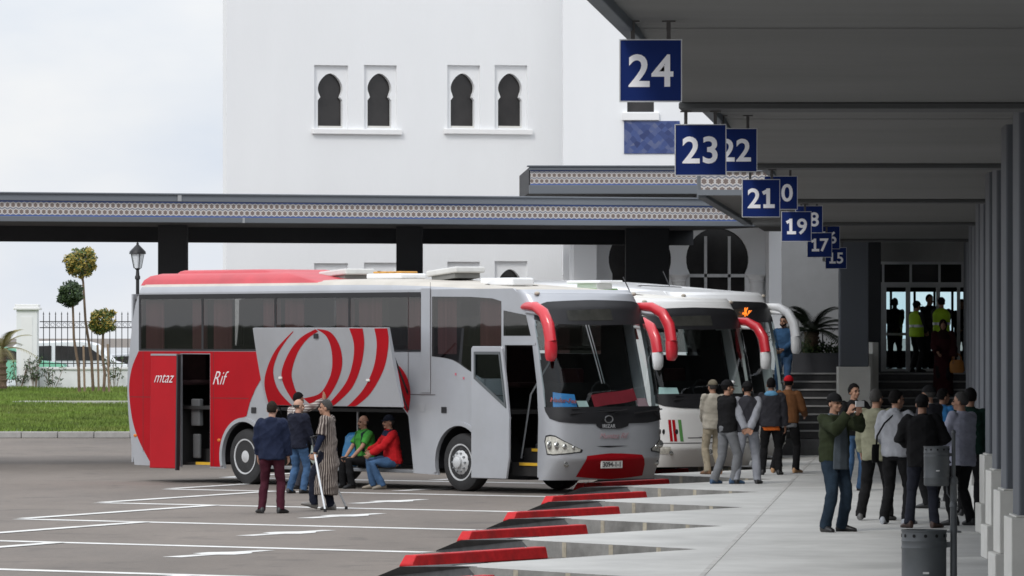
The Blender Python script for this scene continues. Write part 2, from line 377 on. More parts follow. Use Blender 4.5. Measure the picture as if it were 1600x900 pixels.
go = bpy.data.objects.new('grass', me); COL.objects.link(go); go['kind'] = 'stuff'; tag(go, 'short green lawn grass on the bank behind the kerb', 'grass')
struct(MB().box(-14.8, -7, 170.7, 171.9, .55, lz(171.3) + .06).build('garden_path', mat('path_slab', (.42, .42, .38), .85, var=.1)))
mb = MB()
for i in range(56): mb.box(-60 + i * .96, -60 + i * .96 + .945, 152.2, 152.62, 0, .17)
struct(mb.build('lawn_kerb', mat('weathered_kerb', (.36, .35, .34), .9, var=.15, scale=3, dirt=.5, dirt_col=(.22, .21, .2)), smooth=0, bevel=.02))
struct(MB().box(-120, -7.3, 190, 900, .2, .64).build('road_beyond', mat('pale_road', (.42, .43, .44), .9, var=.1, scale=.1)))

mb = MB(); mb.loft([[(-70, y, 0), (-62, y, 2.98 + .03 * math.sin(y * .7)), (-58, y, 2.9 + .03 * math.sin(y * .5)), (-52, y, 0)] for y in range(60, 240, 3)])
struct(mb.build('unseen_reflection_bank', mat('reflection_bank_dark', (.035, .04, .025), .95, var=.4, scale=.5)))  # unseen dark mass, added so the lower coach windows reflect something dark

# boundary wall with piers and iron railing
t = thing('boundary_wall', 'low white boundary wall with thin black iron railing behind the lawn', 'wall', PT(190, 600, 183.5) * 1)
t.location = (-12, 183.5, 0)
def wl(px): return (px - 800) * 183.5 / FPX + 12
MB().box(wl(-400), wl(-4), -.12, .12, .8, 2.35).box(wl(62), wl(352), -.12, .12, .8, 1.62).build('wall', WHITE, t, smooth=0)
MB().box(wl(60), wl(352), -.17, .17, 1.62, 1.70).build('coping', WHITE2, t, smooth=0, bevel=.01)
mb = MB()
for i in range(31):
    x = wl(68) + i * .192; mb.box(x - .013, x + .013, -.013, .013, 1.70, 3.35); mb.lathe([(.0, 3.35), (.025, 3.38), (.012, 3.42), (0, 3.48)], 6, (x, 0, 0))
    mb.tube([(x + .096 + .06 * math.cos(k * .7), 0, 3.05 + .06 * math.sin(k * .7)) for k in range(9)], .008, 5)
mb.box(wl(62), wl(352), -.015, .015, 3.13, 3.16).box(wl(62), wl(352), -.015, .015, 2.94, 2.97).box(wl(62), wl(352), -.015, .015, 1.80, 1.83)
mb.build('railing', BLKM, t, smooth=0)
p = thing('gate_pier', 'thick white pier with projecting cap at the left end of the railing', 'pier', (wl(44) - 12, 183.3, 0))
MB().box(-.33, .33, -.33, .33, .8, 3.52).build('shaft', WHITE, p, smooth=0, bevel=.01)
MB().box(-.42, .42, -.42, .42, 3.52, 3.60).box(-.38, .38, -.38, .38, 3.60, 3.70).build('cap', WHITE2, p, smooth=0, bevel=.015)
MB().box(-.18, .18, -.345, -.331, 1.1, 3.3).build('panel', WHITE2, p, smooth=0)

# leaf clumps
def leaves(mb, c, r, n, size, rnd, hollow=.35, squash=1.0):
    c = Vector(c)
    for _ in range(n):
        d = Vector((rnd.gauss(0, 1), rnd.gauss(0, 1), rnd.gauss(0, 1))).normalized()
        k = rnd.uniform(hollow, 1) ** .5
        bumpy = 1 + .16 * math.sin(d.x * 7 + c.x * 3) * math.sin(d.z * 8 + 1) + rnd.uniform(-.06, .08)
        p = c + Vector((d.x * r, d.y * r, d.z * r * squash)) * k * bumpy
        u = Vector((rnd.gauss(0, 1), rnd.gauss(0, 1), rnd.gauss(0, 1))).normalized(); w = u.orthogonal().normalized()
        s_ = size * rnd.uniform(.6, 1.3); mb.add([p - u * s_, p + w * s_ * .45, p + u * s_, p - w * s_ * .45], [(0, 1, 2, 3)], 0 if rnd.random() < .55 else 1)
def leafm(n, c): return mat(n, c, .6, var=.25, scale=5)
LG, LY, LD, LG2 = leafm('leaf_green', (.06, .10, .02)), leafm('leaf_yellow', (.33, .25, .045)), leafm('leaf_dark', (.022, .045, .016)), leafm('leaf_mid', (.045, .08, .02))
BARK = mat('bark', (.16, .11, .075), .9, var=.3, scale=8, bump=.4)
STAKE = mat('stake_wood', (.28, .20, .14), .9, var=.2, scale=6)
def topiary(px, base_py, cpx, cpy, rpx, Y, label, ms, seed):
    rnd = random.Random(seed); t = thing('topiary_tree', label, 'tree', (0, 0, 0), group='clipped ball trees on the lawn')
    b = PT(px, base_py, Y); c = PT(cpx, cpy, Y); r = rpx * Y / FPX; t.location = b; c -= b
    mb = MB(); mb.tube([(0, 0, -.1), c * .25 + Vector((.04, 0, 0)), c * .55 + Vector((-.03, .02, 0)), c * .85 + Vector((.02, 0, 0)), c], [.05, .045, .04, .035, .02], 8)
    for k in range(7):
        d = Vector((rnd.uniform(-1, 1), rnd.uniform(-1, 1), rnd.uniform(-.1, 1))).normalized(); mb.tube([c * .86, c + d * r * .7], [.02, .006], 5)
    mb.build('trunk', BARK, t)
    mb = MB(); leaves(mb, c, r * .93, 1000, .06, rnd)
    for k in range(16):
        d = Vector((rnd.uniform(-1, 1), rnd.uniform(-1, 1), rnd.uniform(-1, .9))).normalized(); leaves(mb, c + d * r * rnd.uniform(.7, 1.02), r * rnd.uniform(.22, .42), 130, .055, rnd, .1)
    mb.build('crown', ms, t, smooth=0)
    MB().tube([(.16, .1, -.1), (.12, .1, 1.45)], .035, 6).build('stake', STAKE, t)
topiary(124, 613, 111, 459, 21, 178, 'dark green ball topiary on leaning trunk, left and middle height of three', [LD, LG2], 1)
topiary(146, 612, 126, 411, 25, 179, 'tallest ball topiary with yellowish crown beside the railing', [LY, LG], 2)
topiary(162, 611, 160, 502, 20, 178, 'shortest ball topiary with green and yellow crown next to the coach', [LG, LY], 3)
rnd = random.Random(8)
for px, h_, lab in ((5, .6, 'leafy creeper left of the white pier'), (32, .75, 'leafy creeper on the foot of the white pier'), (57, .9, 'taller creeper at the right edge of the white pier'), (84, .6, 'thin young creeper on the low wall under the railing'), (180, .9, 'creeper on the low wall beside the coach rear')):
    t = thing('climbing_plant', lab, 'plant', (wl(px) - 12, 182.85, .98), group='creepers along the boundary wall')
    mb = MB(); lf = MB()
    for k in range(5):
        x = rnd.uniform(-.25, .25); pts = [(x * .3, 0, 0), (x * .8, .05, h_ * .5), (x * 1.3, .08, h_ * rnd.uniform(.8, 1.1))]; mb.tube(pts, .01, 5)
        for q in pts[1:]: leaves(lf, q, .16, 16, .05, rnd, .1)
    mb.build('stem', BARK, t); lf.build('foliage', [LD, LG2], t, smooth=0)

def palm(loc, label, n, ln, seed, trunk_h, m, mt):
    rnd = random.Random(seed); t = thing('palm_tree', label, 'palm', loc)
    mb = MB(); mb.tube([(0, 0, 0), (0, 0, trunk_h * .5), (0, 0, trunk_h)], [.16, .14, .13], 9)
    for k in range(6): mb.lathe([(.15, 0), (.185, .07), (.14, .09)], 9, (0, 0, trunk_h * k / 6))
    mb.build('trunk', mt, t)
    for k in range(n):
        a = 6.283 * k / n + rnd.uniform(-.2, .2); el = rnd.uniform(.2, 1.35); f = MB(); pts = []
        for j in range(9):
            s_ = j / 8; r = ln * (s_ * math.cos(el) + .25 * s_ * s_); z = ln * (s_ * math.sin(el) - .62 * s_ * s_ * (1.15 - .4 * el)); pts.append(Vector((r * math.cos(a), r * math.sin(a), trunk_h + z)))
        f.tube(pts, [.018 - .0018 * j for j in range(9)], 4)
        sd_ = Vector((-math.sin(a), math.cos(a), 0))
        for j in range(1, 9):
            for q in (0, .33, .66):
                if j == 8 and q: continue
                p = pts[j] if not q else pts[j].lerp(pts[j + 1], q)
                tg = (pts[min(j + 1, 8)] - pts[j - 1]).normalized()
                for sg in (-1, 1):
                    L_ = ln * .30 * (1 - .45 * j / 8); tip = p + sd_ * sg * L_ * .8 + tg * L_ * .6 + Vector((0, 0, -.22 * L_)); f.add([p - tg * .018, p + tg * .018, tip], [(0, 1, 2)])
        f.build('frond', m, t, smooth=0)
    return t
palm(PT(3, 607, 180), 'young palm with yellowing fronds at the left picture edge', 15, 1.15, 5, 1.2, leafm('palm_yellow', (.17, .15, .05)), BARK)

# street lamp behind the coach
t = thing('street_lamp', 'black classic lantern on a post showing above the coach rear', 'street lamp', (PT(215, 600, 150).x, 150, 0.1))
K = 150 / FPX; zt = lambda py: CAM_Z - (py - HZ) * K - .1
MB().lathe([(.13, 0), (.13, .25), (.07, .35), (.05, 1.2), (.045, zt(437)), (.07, zt(436)), (.07, zt(432)), (.05, zt(430)), (.04, zt(422)), (.09, zt(419))], 12).build('pole', BLKM, t)
MB().lathe([(.09, zt(419)), (.12, zt(410)), (.17, zt(396))], 8).build('globe', mat('milky_lamp_glass', (.72, .76, .80), .3, var=.03), t)
MB().lathe([(.22, zt(397)), (.21, zt(393)), (.13, zt(388)), (.08, zt(385)), (.03, zt(382)), (.035, zt(380)), (0, zt(378))], 8).build('lamp_hood', BLKM, t)
mb = MB()
for k in range(4): a = k * math.pi / 2 + .4; mb.tube([(.10*math.cos(a), .10*math.sin(a), zt(419)), (.18*math.cos(a), .18*math.sin(a), zt(396))], .012, 5)
mb.build('lantern_frame', BLKM, t)

# cars behind the railing
def car(loc, rz, label, bodym, van=False, stripe=None):
    t = thing('parked_car', label, 'van' if van else 'car', loc, rz)
    if van: prof = [(-2.2, .35), (-2.25, .9), (-2.2, 1.25), (-2.05, 1.7), (-1.8, 1.86), (.3, 1.90), (.75, 1.78), (1.35, 1.2), (2.05, 1.02), (2.25, .8), (2.25, .35)]; gl = [[(-1.95, 1.22), (-1.85, 1.68), (-.75, 1.72), (-.75, 1.22)], [(-.6, 1.22), (-.6, 1.72), (.5, 1.68), (1.15, 1.22)]]
    else: prof = [(-2.1, .3), (-2.15, .8), (-1.9, .95), (-1.3, 1.4), (-.3, 1.45), (.4, 1.35), (1.0, .98), (1.9, .85), (2.1, .65), (2.1, .3)]; gl = [[(-1.4, .98), (-1.1, 1.32), (-.3, 1.36), (-.3, .98)], [(-.2, .98), (-.2, 1.36), (.35, 1.27), (.8, .98)]]
    out = []
    for cx in (-1.35, 1.4): out.append(cx)
    lower = [(prof[0][0], prof[0][1])] + [q for cx in (-1.35, 1.4) for q in arc(cx, .32, .38, 180, 0, 8)]
    poly = lower + prof[::-1][0:-1]
    MB().prism(poly, O=(0, -.82, 0), D=(0, 1, 0), th=1.64).build('body', bodym, t, smooth=30, bevel=.06)
    for g in gl:
        MB().prism(g, O=(0, -.84, 0), D=(0, -1, 0), th=.006).build('window', DKGLASS, t); MB().prism(g, O=(0, .84, 0), D=(0, 1, 0), th=.006).build('window', DKGLASS, t)
    for cx in (-1.35, 1.4):
        for y in (-.8, .62):
            MB().lathe([(.2, 0), (.31, .01), (.32, .09), (.31, .18), (.2, .19)], 20, (cx, y + .19, .31), Matrix.Rotation(R(90), 3, 'X')).build('wheel', mat('rubber', (.02, .02, .02), .8), t)
    MB().box(2.2 if van else 2.05, (2.27 if van else 2.13), -.7, -.4, .62, .78).build('headlight', METAL, t, bevel=.02)
    MB().box(-2.28 if van else -2.17, (-2.2 if van else -2.1), -.78, -.62, .7, 1.0).build('taillight', mat('tail_red', (.4, .02, .02), .3), t, bevel=.02)
    return t
PW = lambda n, c: mat(n, c, .3, var=.04, scale=1, coat=.5)
car((PT(118, 600, 195).x, 195, .64), 0, 'white van parked behind the railing with dark side windows', PW('van_white', (.72, .74, .76)), True)
car((PT(8, 600, 191).x, 191.5, .92), 0, 'mint green car behind the boundary railing, left of the van', PW('taxi_mint', (.20, .52, .38)))
car((PT(215, 600, 197).x, 199, .64), R(8), 'pale grey car behind the railing, partly hidden by the coach', PW('car_grey', (.5, .52, .55)))

# ------------------------------------------------------------------ station building
BS = .34                                                                     # the front runs towards (1, BS)
t = thing('station_building', 'tall white station building with horseshoe arched windows', 'building', (-7.24, 146, 0))
def bx(px):                                                                  # distance along the front for a picture column
    k = (px - 800) / FPX; X0, Y0 = -7.24, 146; return (k * Y0 - X0) / (1 - k * BS)
def bz(px, py): s_ = bx(px); return CAM_Z - (py - HZ) * (146 + BS * s_) / FPX
UB, DB = Vector((1, BS, 0)), Vector((-BS, 1, 0))
W = bx(884)
def horseshoe(cx, z0, w, h, n=14):
    """opening: straight jambs, notched neck, pointed horseshoe head"""
    r = w * .5; zc = z0 + h - r * 1.25; neck = z0 + h * .54; pts = [(cx - r, z0), (cx + r, z0), (cx + r, neck - .05), (cx + r * .80, neck + .03)]
    a0 = -math.acos(.80)
    for i in range(1, n):
        a = a0 + (math.pi / 2 - a0) * i / n; k = 1 + .22 * max(0, math.sin(a)) ** 3; pts.append((cx + r * math.cos(a), zc + r * math.sin(a) * k * 1.02))
    pts.append((cx, z0 + h)); pts += [(2 * cx - x, z) for x, z in pts[-2:1:-1]]
    return pts
wins = []
for (a, b) in ((491, 544), (569, 620), (699, 750), (773, 824)):
    for dz in (0, -5.05):
        x0, x1 = bx(a), bx(b); z1 = bz(a, 101.5) + dz; z0 = bz(a, 203) + dz
        wins.append((x0, x1, z0, z1))
front = [(0, 0), (W, 0), (W, 14.5), (0, 14.5)]
holes = [[(a, c), (b, c), (b, d), (a, d)] for a, b, c, d in wins]
MB().prism(front, holes, U=UB, D=DB, th=.32).build('front_wall', WHITE, t, smooth=0)
MB().prism([(0, .33), (W, .33), (W, 12), (.35, 12)], O=(0, 0, 0), U=UB, V=(-.035, 1, 0), D=(0, 0, 1), th=14.4).build('building_core', mat('core_render', (.6, .6, .6), .9), t, smooth=0)
for o in list(t.children):
    if o.name.startswith('building_core'): o.name = 'inner_wall'
for a, b, c, d in wins:
    w = MB(); cx = (a + b) / 2; ow = (b - a) * .73; oh = (d - c) * .84; z0 = c + .06
    fr_ = w.prism([(a, c), (b, c), (b, d), (a, d)], [horseshoe(cx, z0, ow, oh)], O=DB.normalized() * .09, U=UB, D=DB, th=.17).build('window', WHITE, t, smooth=0)
    MB().prism([(a, c), (b, c), (b, d), (a, d)], O=DB.normalized() * .25, U=UB, D=DB, th=.02).build('pane', DKGLASS, fr_, smooth=0)
    MB().box(cx - ow/2 - .02, cx + ow/2 + .02, -.0, .16, z0 - .005, z0 + .05, M=Matrix(((1, -BS, 0, 0), (BS, 1, 0, .12), (0, 0, 1, 0), (0, 0, 0, 1)))).build('inner_sill', STONE, fr_, smooth=0)
for (a, b) in ((487, 627), (693, 831)):
    for dz in (0, -5.05):
        x0, x1 = bx(a), bx(b); z1 = bz(a, 201) + dz
        MB().prism([(x0, z1 - .135), (x1, z1 - .135), (x1, z1), (x0, z1)], O=DB.normalized() * -.10, U=UB, D=DB, th=.098).build('window_sill', WHITE2, t, smooth=0, bevel=.015)

# right hand wing, a little forward and brighter, with a zellige panel
t = thing('station_wing', 'bright white wing of the station with blue tile panel below a window', 'building', (PT(880, 300, 145).x, 145, 0))
wx = lambda px: (px - 880) * 145 / FPX; wz = lambda py: CAM_Z - (py - HZ) * 145 / FPX
h1 = [(wx(980), wz(175)), (wx(1022), wz(175)), (wx(1022), wz(95)), (wx(980), wz(95))]
MB().prism([(0, 4.2), (wx(1700), 4.2), (wx(1700), 14.5), (0, 14.5)], [h1], U=(1, 0, 0), D=(0, 1, 0), th=.3).box(0, wx(1700), .31, 3.0, 4.25, 14.4).build('front_wall', WHITE, t, smooth=0)
MB().prism(h1, O=(0, .2, 0), D=(0, 1, 0), th=.05).build('window', DKGLASS, t, smooth=0)
MB().box(wx(972), wx(1030), -.08, -.002, wz(188), wz(176)).build('window_sill', WHITE2, t, smooth=0, bevel=.01)
MB().box(wx(975), wx(1062), -.025, -.002, wz(240), wz(189)).build('tile_panel', ZEL, t, smooth=0)
MB().box(wx(880), wx(935), .0, .3, 0, 4.2).build('pilaster', WHITE, t, smooth=0)

# arcade under the portico
def arch_hole(cx, zc, r, neck, zb, n=22):
    a0 = math.asin(-(zc - neck) / r); pts = [(cx - r * .86, zb), (cx + r * .86, zb)]
    for i in range(n + 1): a = a0 + (math.pi - 2 * a0) * i / n; pts.append((cx + r * math.cos(a), zc + r * math.sin(a)))
    return pts
t = thing('arcade_wall', 'white arcade wall with dark glazed horseshoe arches behind the coaches', 'wall', (PT(935, 300, 141).x, 141, 0))
ax_ = lambda px: (px - 935) * 141 / FPX; az_ = lambda py: CAM_Z - (py - HZ) * 141 / FPX
hs = [arch_hole(ax_(c), az_(405), 49 * 141 / FPX, az_(428), 1.0) for c in (1000, 1121)]
MB().prism([(ax_(890), .2), (ax_(1224), .2), (ax_(1224), 5.6), (ax_(890), 5.6)], hs, D=(0, 1, 0), th=.4).build('wall', WHITE, t, smooth=0)
MB().box(ax_(945), ax_(1180), .39, .42, .9, 5.55).build('glazing', DKGLASS, t, smooth=0)
mb = MB()
for px in (1103, 1140): mb.box(ax_(px) - .035, ax_(px) + .035, .2, .3, 1.0, 5.15)
mb.box(ax_(1066), ax_(1176), .2, .3, az_(433), az_(428)); mb.build('glazing_bar', mat('white_frame', (.62, .63, .64), .5), t, smooth=0)
for px in (1061, 1182): MB().lathe([(.17, .2), (.17, az_(441)), (.2, az_(440)), (.17, az_(438)), (.22, az_(432)), (.26, az_(431)), (.26, az_(429))], 16, (ax_(px), -.1, 0)).build('column', WHITE2, t)
MB().box(ax_(895), ax_(931), -1.3, -.01, .2, 5.3).build('pier', WHITE, t, smooth=0)
MB().box(ax_(1196), ax_(1223), -2.0, -.01, .2, 5.6).build('pier', WHITE, t, smooth=0)
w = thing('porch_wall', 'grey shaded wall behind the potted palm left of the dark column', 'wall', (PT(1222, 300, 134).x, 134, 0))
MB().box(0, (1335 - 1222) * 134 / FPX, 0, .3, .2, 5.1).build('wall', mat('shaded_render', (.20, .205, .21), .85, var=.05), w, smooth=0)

def fascia_canopy(name, label, X0, Y0, length, slope, zt_, bands, depth, back_drop, ends=True):
    """bands: z of top, tile top, tile bottom, soffit"""
    z0, z1, z2, z3 = bands; n_ = math.hypot(1, slope); rz = math.atan2(slope, 1)
    t = thing(name, label, 'canopy', (X0, Y0, 0), rz); Lg = length * n_
    MB().box(0, Lg, -.06, .25, z1, z0).box(-.05, Lg, -.10, .25, z0 - .03, z0 + .004).build('top_band', GREYB, t, smooth=0, bevel=.01)
    tp = MB().box(.03, Lg - .03, .0, .2, 0, z1 - z2 - .05).build('tile_frieze', TILE, t, smooth=0); tp.location = (0, 0, z2 + .025)
    MB().box(.03, Lg - .03, -.012, .2, z1 - .025, z1 - .001).box(.03, Lg - .03, -.012, .2, z2 + .001, z2 + .025).build('tile_border', BLUE_EDGE, t, smooth=0)
    MB().box(0, Lg, -.08, .3, z3, z2).build('lower_band', GREYB, t, smooth=0, bevel=.01)
    MB().box(.0, Lg, .301, depth, z3 + .03, z0 - .04).build('roof_slab', DARKP, t, smooth=0)
    if back_drop: MB().box(0, Lg, depth - .5, depth - .01, z3 - back_drop, z3 + .028).build('back_beam', DARKP, t, smooth=0)
    return t
CS = .36
cx0 = -18.0; cy0 = 118 + CS * (cx0 + 10.5)
t = fascia_canopy('tiled_canopy', 'long dark canopy with patterned tile frieze crossing behind the silver coach', cx0, cy0, 24.3, CS, 0, (5.66, 5.49, 5.17, 5.06), 7.0, .30)
for px, w_, lab in ((270.5, 45, 0), (640, 41, 0), (1011, 68, 0)):
    k = (px - 800) / FPX; Yc0 = cy0 + 5.0; X = (k * (Yc0 - CS * cx0)) / (1 - k * CS); Y = Yc0 + CS * (X - cx0); hw = w_ * Y / FPX / 2
    c_ = MB().box(-hw, hw, -.3, .3, 0, 5.09); o = c_.build('pillar', DARKP, None, smooth=0, bevel=.015); o.parent = t
    o.matrix_parent_inverse = Matrix.Identity(4); n_ = math.hypot(1, CS); o.location = ((X - cx0) / n_ + (Y - cy0) * CS / n_, (-(X - cx0) * CS + (Y - cy0)) / n_, 0); o.rotation_euler = (0, 0, -math.atan2(CS, 1))
# dangling cable clips and seams on the fascia
mb = MB().box(11.75, 11.83, -.088, -.06, 5.50, 5.665).box(13.15, 13.2, -.09, -.08, 5.06, 5.17); mb.build('seam_cover', mat('pale_seam', (.3, .31, .32), .6), t, smooth=0)
t2 = fascia_canopy('tiled_canopy', 'short upper canopy with tile frieze above the arcade entrance', PT(827, 300, 136).x, 136, 6.4, .03, 0, (6.73, 6.62, 6.27, 6.06), 7.5, 0)

# ------------------------------------------------------------------ platform canopy
t = thing('platform_canopy', 'long dark concrete platform canopy over the numbered bays', 'canopy', (0, 0, 0))
SH = Matrix(((1, AX, 0, 0), (0, 1, 0, 0), (0, 0, 1, 0), (0, 0, 0, 1)))
ZS = 4.85
MB().box(-2.05, 4.2, 30, 94, ZS, 5.5, SH).box(-3.7, 4.2, 94, 127.9, ZS + .18, 5.5, SH).build('soffit_slab', SOFF, t, smooth=0)
mb = MB(); mb.box(-2.10, -2.0, 30, 94, ZS - .07, 5.55, SH); mb.box(-3.82, -3.66, 93.9, 118, ZS + .12, 5.5, SH); mb.build('edge_lip', GREYB, t, smooth=0, bevel=.01)
for j in range(5):
    yb = 46.9 + 16.68 * j; l0 = -2.04
    bo = MB().box(l0, 1.4, yb - .35, yb + .35, 4.62, ZS - .002 if yb < 94 else ZS + .178, SH).build('beam', SOFF, t, smooth=0, bevel=.015)
    MB().box(l0, 1.4, yb - .37, yb + .37, 4.57, 4.619, SH).build('shade_strip', BEAMSHADE, bo, smooth=0, bevel=.008)  # dark strip that paints in the shade along each beam's underside
    zt_ = ZS - .003 if yb < 94 else ZS + .177; l1 = l0 + .04; y0_ = yb - 7.4 if not 94 < yb < 101.4 else 94.05
    MB().loft([[SH @ Vector((l, y0_, zt_)), SH @ Vector((l, yb - .352, zt_)), SH @ Vector((l, yb - .352, 4.622))] for l in (l1, 1.38)]).build('haunch', SOFF, bo, smooth=0)
z0 = 5.43; mb = MB().box(-3.8, -1.0, 93.75, 93.98, ZS + .16, 5.10, SH).box(-3.8, -1.0, 93.75, 93.98, 5.40, 5.56, SH); mb.build('end_band', GREYB, t, smooth=0)
MB().box(-3.75, -1.0, 93.80, 93.97, 5.101, 5.399, SH).build('end_frieze', TILE, t, smooth=0)
MB().box(-2.4, 4.2, 127.3, 127.9, 4.36, 4.84, SH).build('end_beam', mat('end_beam_render', (.40, .40, .39), .85, var=.08), t, smooth=0)
# columns
nearness = ['nearest', 'second', 'third', 'fourth', 'fifth', 'sixth', 'seventh', 'eighth', 'ninth', 'farthest']
for j in range(10):
    Y = 48.6 + 8.34 * j; b = Q(.74, Y, PZ)
    c = thing('canopy_column', f'blue grey canopy column on pale stone plinth at right, {nearness[j]} from the camera', 'column', b, group='columns of the platform canopy')
    ztop = ZS - PZ - .003 if Y < 94 else ZS + .175 - PZ
    MB().box(0, .6, 0, .6, 1.0, ztop).build('shaft', COLP, c, smooth=0, bevel=.02)
    MB().box(-.07, .67, -.07, .67, .38, 1.0).box(-.03, .63, -.03, .63, 1.0, 1.02).build('plinth', STONE, c, smooth=0, bevel=.012)
    MB().box(-.12, .72, -.12, .72, 0, .378).build('plinth_base', STONE, c, smooth=0, bevel=.012)
t = thing('unseen_reflection_wall', 'unseen grey wall added behind the canopy columns for the windscreens to reflect', 'wall', (0, 0, 0))  # out of view, added to give the windscreens a dark reflection
MB().box(4.0, 4.3, 30, 128, PZ, ZS, SH).build('wall', mat('reflection_wall_grey', (.22, .23, .24), .8, var=.06), t, smooth=0)

# number signs
SIGNB = mat('sign_blue', (.008, .024, .135), .55, var=.10, scale=2, spec=.12)
SIGNW = mat('sign_white', (.93, .93, .97), .5, var=.02)
ALU = mat('sign_edge', (.55, .56, .58), .4, .5, var=.05)
HANG = mat('hanger_steel', (.09, .085, .085), .5, .5)
for i, num in enumerate(range(24, 13, -1)):
    Y = 38.6 + 8.34 * i; even = num % 2 == 0; zb = CAM_Z + (1.555 if even else 1.29); s = .42
    b = Q(-1.67 - s / 2, Y, zb)
    t = thing('bay_sign', f'blue hanging bay sign with white number {num}', 'sign', b, group='numbered bay signs under the canopy')
    MB().box(-s/2 + .006, s/2 - .006, -.02, .02, .006, s - .006).build('panel', SIGNB, t, smooth=0)
    mb = MB()
    for a in ((-s/2, s/2, 0, .007), (-s/2, s/2, s - .007, s), (-s/2, -s/2 + .007, .007, s - .007), (s/2 - .007, s/2, .007, s - .007)): mb.box(a[0], a[1], -.026, .026, a[2], a[3])
    mb.build('frame', ALU, t, smooth=0)
    mbn = None
    for ch, x in zip(str(num), (-.078, .078)):
        me = text_geo(ch, .300, bold=.006 if ch != '4' else .0045, ext=.0015)
        xs = [v.co.x for v in me.vertices]; mid = (min(xs) + max(xs)) / 2; zs = [v.co.y for v in me.vertices]; base = (min(zs) + max(zs)) / 2
        bm = bmesh.new(); bm.from_mesh(me); bmesh.ops.translate(bm, verts=bm.verts, vec=(-mid, -base, 0))
        if ch == '1':
            hh = (max(zs) - min(zs)) / 2; r_ = bmesh.ops.create_cube(bm, size=1); bmesh.ops.scale(bm, vec=(.125, .042, .0031), verts=r_['verts']); bmesh.ops.translate(bm, vec=(.010, -hh + .021, 0), verts=r_['verts'])
            r_ = bmesh.ops.create_cube(bm, size=1); bmesh.ops.scale(bm, vec=(.062, .042, .0029), verts=r_['verts']); bmesh.ops.rotate(bm, matrix=Matrix.Rotation(R(28), 3, 'Z'), verts=r_['verts']); bmesh.ops.translate(bm, vec=(-.032, hh - .040, 0), verts=r_['verts'])
        bm.to_mesh(me); bm.free(); me.transform(Matrix(((1, 0, 0, x), (0, 0, -1, -.0222), (0, 1, 0, s * .5), (0, 0, 0, 1)))); me.materials.clear(); me.materials.append(SIGNW); me.name = 'digit'
        o = bpy.data.objects.new('digit', me); COL.objects.link(o); o.parent = t
    zz = (ZS if even else 4.57) - zb
    if Y > 94 and even: zz = ZS + .18 - zb
    for x in (-.12, .12):
        MB().box(x - .014, x + .014, -.012, .012, s, zz - .012).box(x - .045, x + .045, -.03, .03, zz - .012, zz - .001).build('hanger', HANG, t, smooth=0)

# ------------------------------------------------------------------ steps, planter, pillar, entrance
t = thing('entrance_steps', 'wide dark granite steps with pale nosings up to the hall entrance', 'steps', PT(1235, 700, 121))
t.location = (PT(1190, 700, 121).x, 121, PZ)
SW = (1545 - 1190) * 121 / FPX
MB().box(0, SW, 0, 20, 0, .35).build('base', mat('grey_granite', (.10, .10, .105), .5, var=.2, scale=9), t, smooth=0)
mb = MB(); nb = MB()
for k in range(8):
    z = .36 + .17 * (k + 1); mb.box(0, SW, .02 + .32 * k, 20, z - .168, z - .032); nb.box(0, SW, -.015 + .32 * k, .05 + .32 * k + .3, z - .031, z)
mb.build('riser', GRAN, t, smooth=0); nb.build('nosing', NOSE, t, smooth=0)
LZ = PZ + .36 + .17 * 8
p = thing('planter_wall', 'dark low planter box at the top of the steps holding a palm', 'planter', (PT(1238, 600, 125).x, 124.9, LZ - .3))
MB().box(0, 1.1, 0, .12, 0, .72).box(0, 1.1, 1.4, 1.52, 0, .72).box(0, .1, .121, 1.399, 0, .72).box(1.0, 1.1, .121, 1.399, 0, .72).build('wall', mat('planter_paint', (.05, .052, .06), .7), p, smooth=0)
MB().box(.1, 1.0, .12, 1.4, 0, .62).build('soil', mat('soil', (.05, .035, .025), .95), p, smooth=0)
palm((PT(1268, 600, 125.6).x, 125.6, LZ + .33), 'dark potted palm with arching fronds behind the white mirror', 26, 1.02, 9, .55, leafm('palm_dark', (.022, .036, .018)), BARK)
t = thing('planter_shrub', 'low dark shrub filling the planter at the foot of the palm', 'shrub', (PT(1278, 600, 125.3).x, 125.4, LZ + .32))
lf = MB(); rnd = random.Random(12)
for k in range(7): leaves(lf, (-.4 + .14 * k, 0, .14 + .06 * math.sin(k * 2)), .2, 130, .045, rnd, .1)
lf.build('foliage', [LD, LG2], t, smooth=0)
MB().tube([(-.45, 0, -.02), (.45, 0, -.02)], .02, 6).tube([(-.3, 0, 0), (-.3, 0, .2)], .012, 5).tube([(.3, 0, 0), (.3, 0, .2)], .012, 5).build('stem', BARK, t)
t = thing('handrail', 'thin dark handrail in front of the grey porch wall', 'rail', (PT(1284, 537, 128).x, 128.6, LZ))
MB().tube([(0, 0, .95), (.55, 0, .95)], .02, 8).build('rail', BLKM, t)
MB().tube([(.05, 0, 0), (.05, 0, .95)], .015, 8).build('post', BLKM, t); MB().tube([(.5, 0, 0), (.5, 0, .95)], .015, 8).build('post', BLKM, t)
t = thing('porch_column', 'dark blue grey porch column on a tall pale stone plinth by the steps', 'column', (PT(1335, 600, 120).x, 120.3, PZ))
z = lambda py: CAM_Z - (py - HZ) * 120 / FPX - PZ
MB().box(-.3, .3, -.3, .3, z(573), ZS - PZ + .17).build('shaft', COLP, t, smooth=0, bevel=.02)
MB().box(-.34, .34, -.34, .34, .45, z(573)).build('plinth', STONE, t, smooth=0, bevel=.015); MB().box(-.37, .37, -.37, .37, 0, .448).build('plinth_base', STONE, t, smooth=0, bevel=.015)
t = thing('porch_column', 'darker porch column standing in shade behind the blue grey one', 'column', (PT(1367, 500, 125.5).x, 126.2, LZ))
MB().box(-.16, .16, -.3, .3, .0, ZS + .17 - LZ).build('shaft', DARKP, t, smooth=0, bevel=.015)
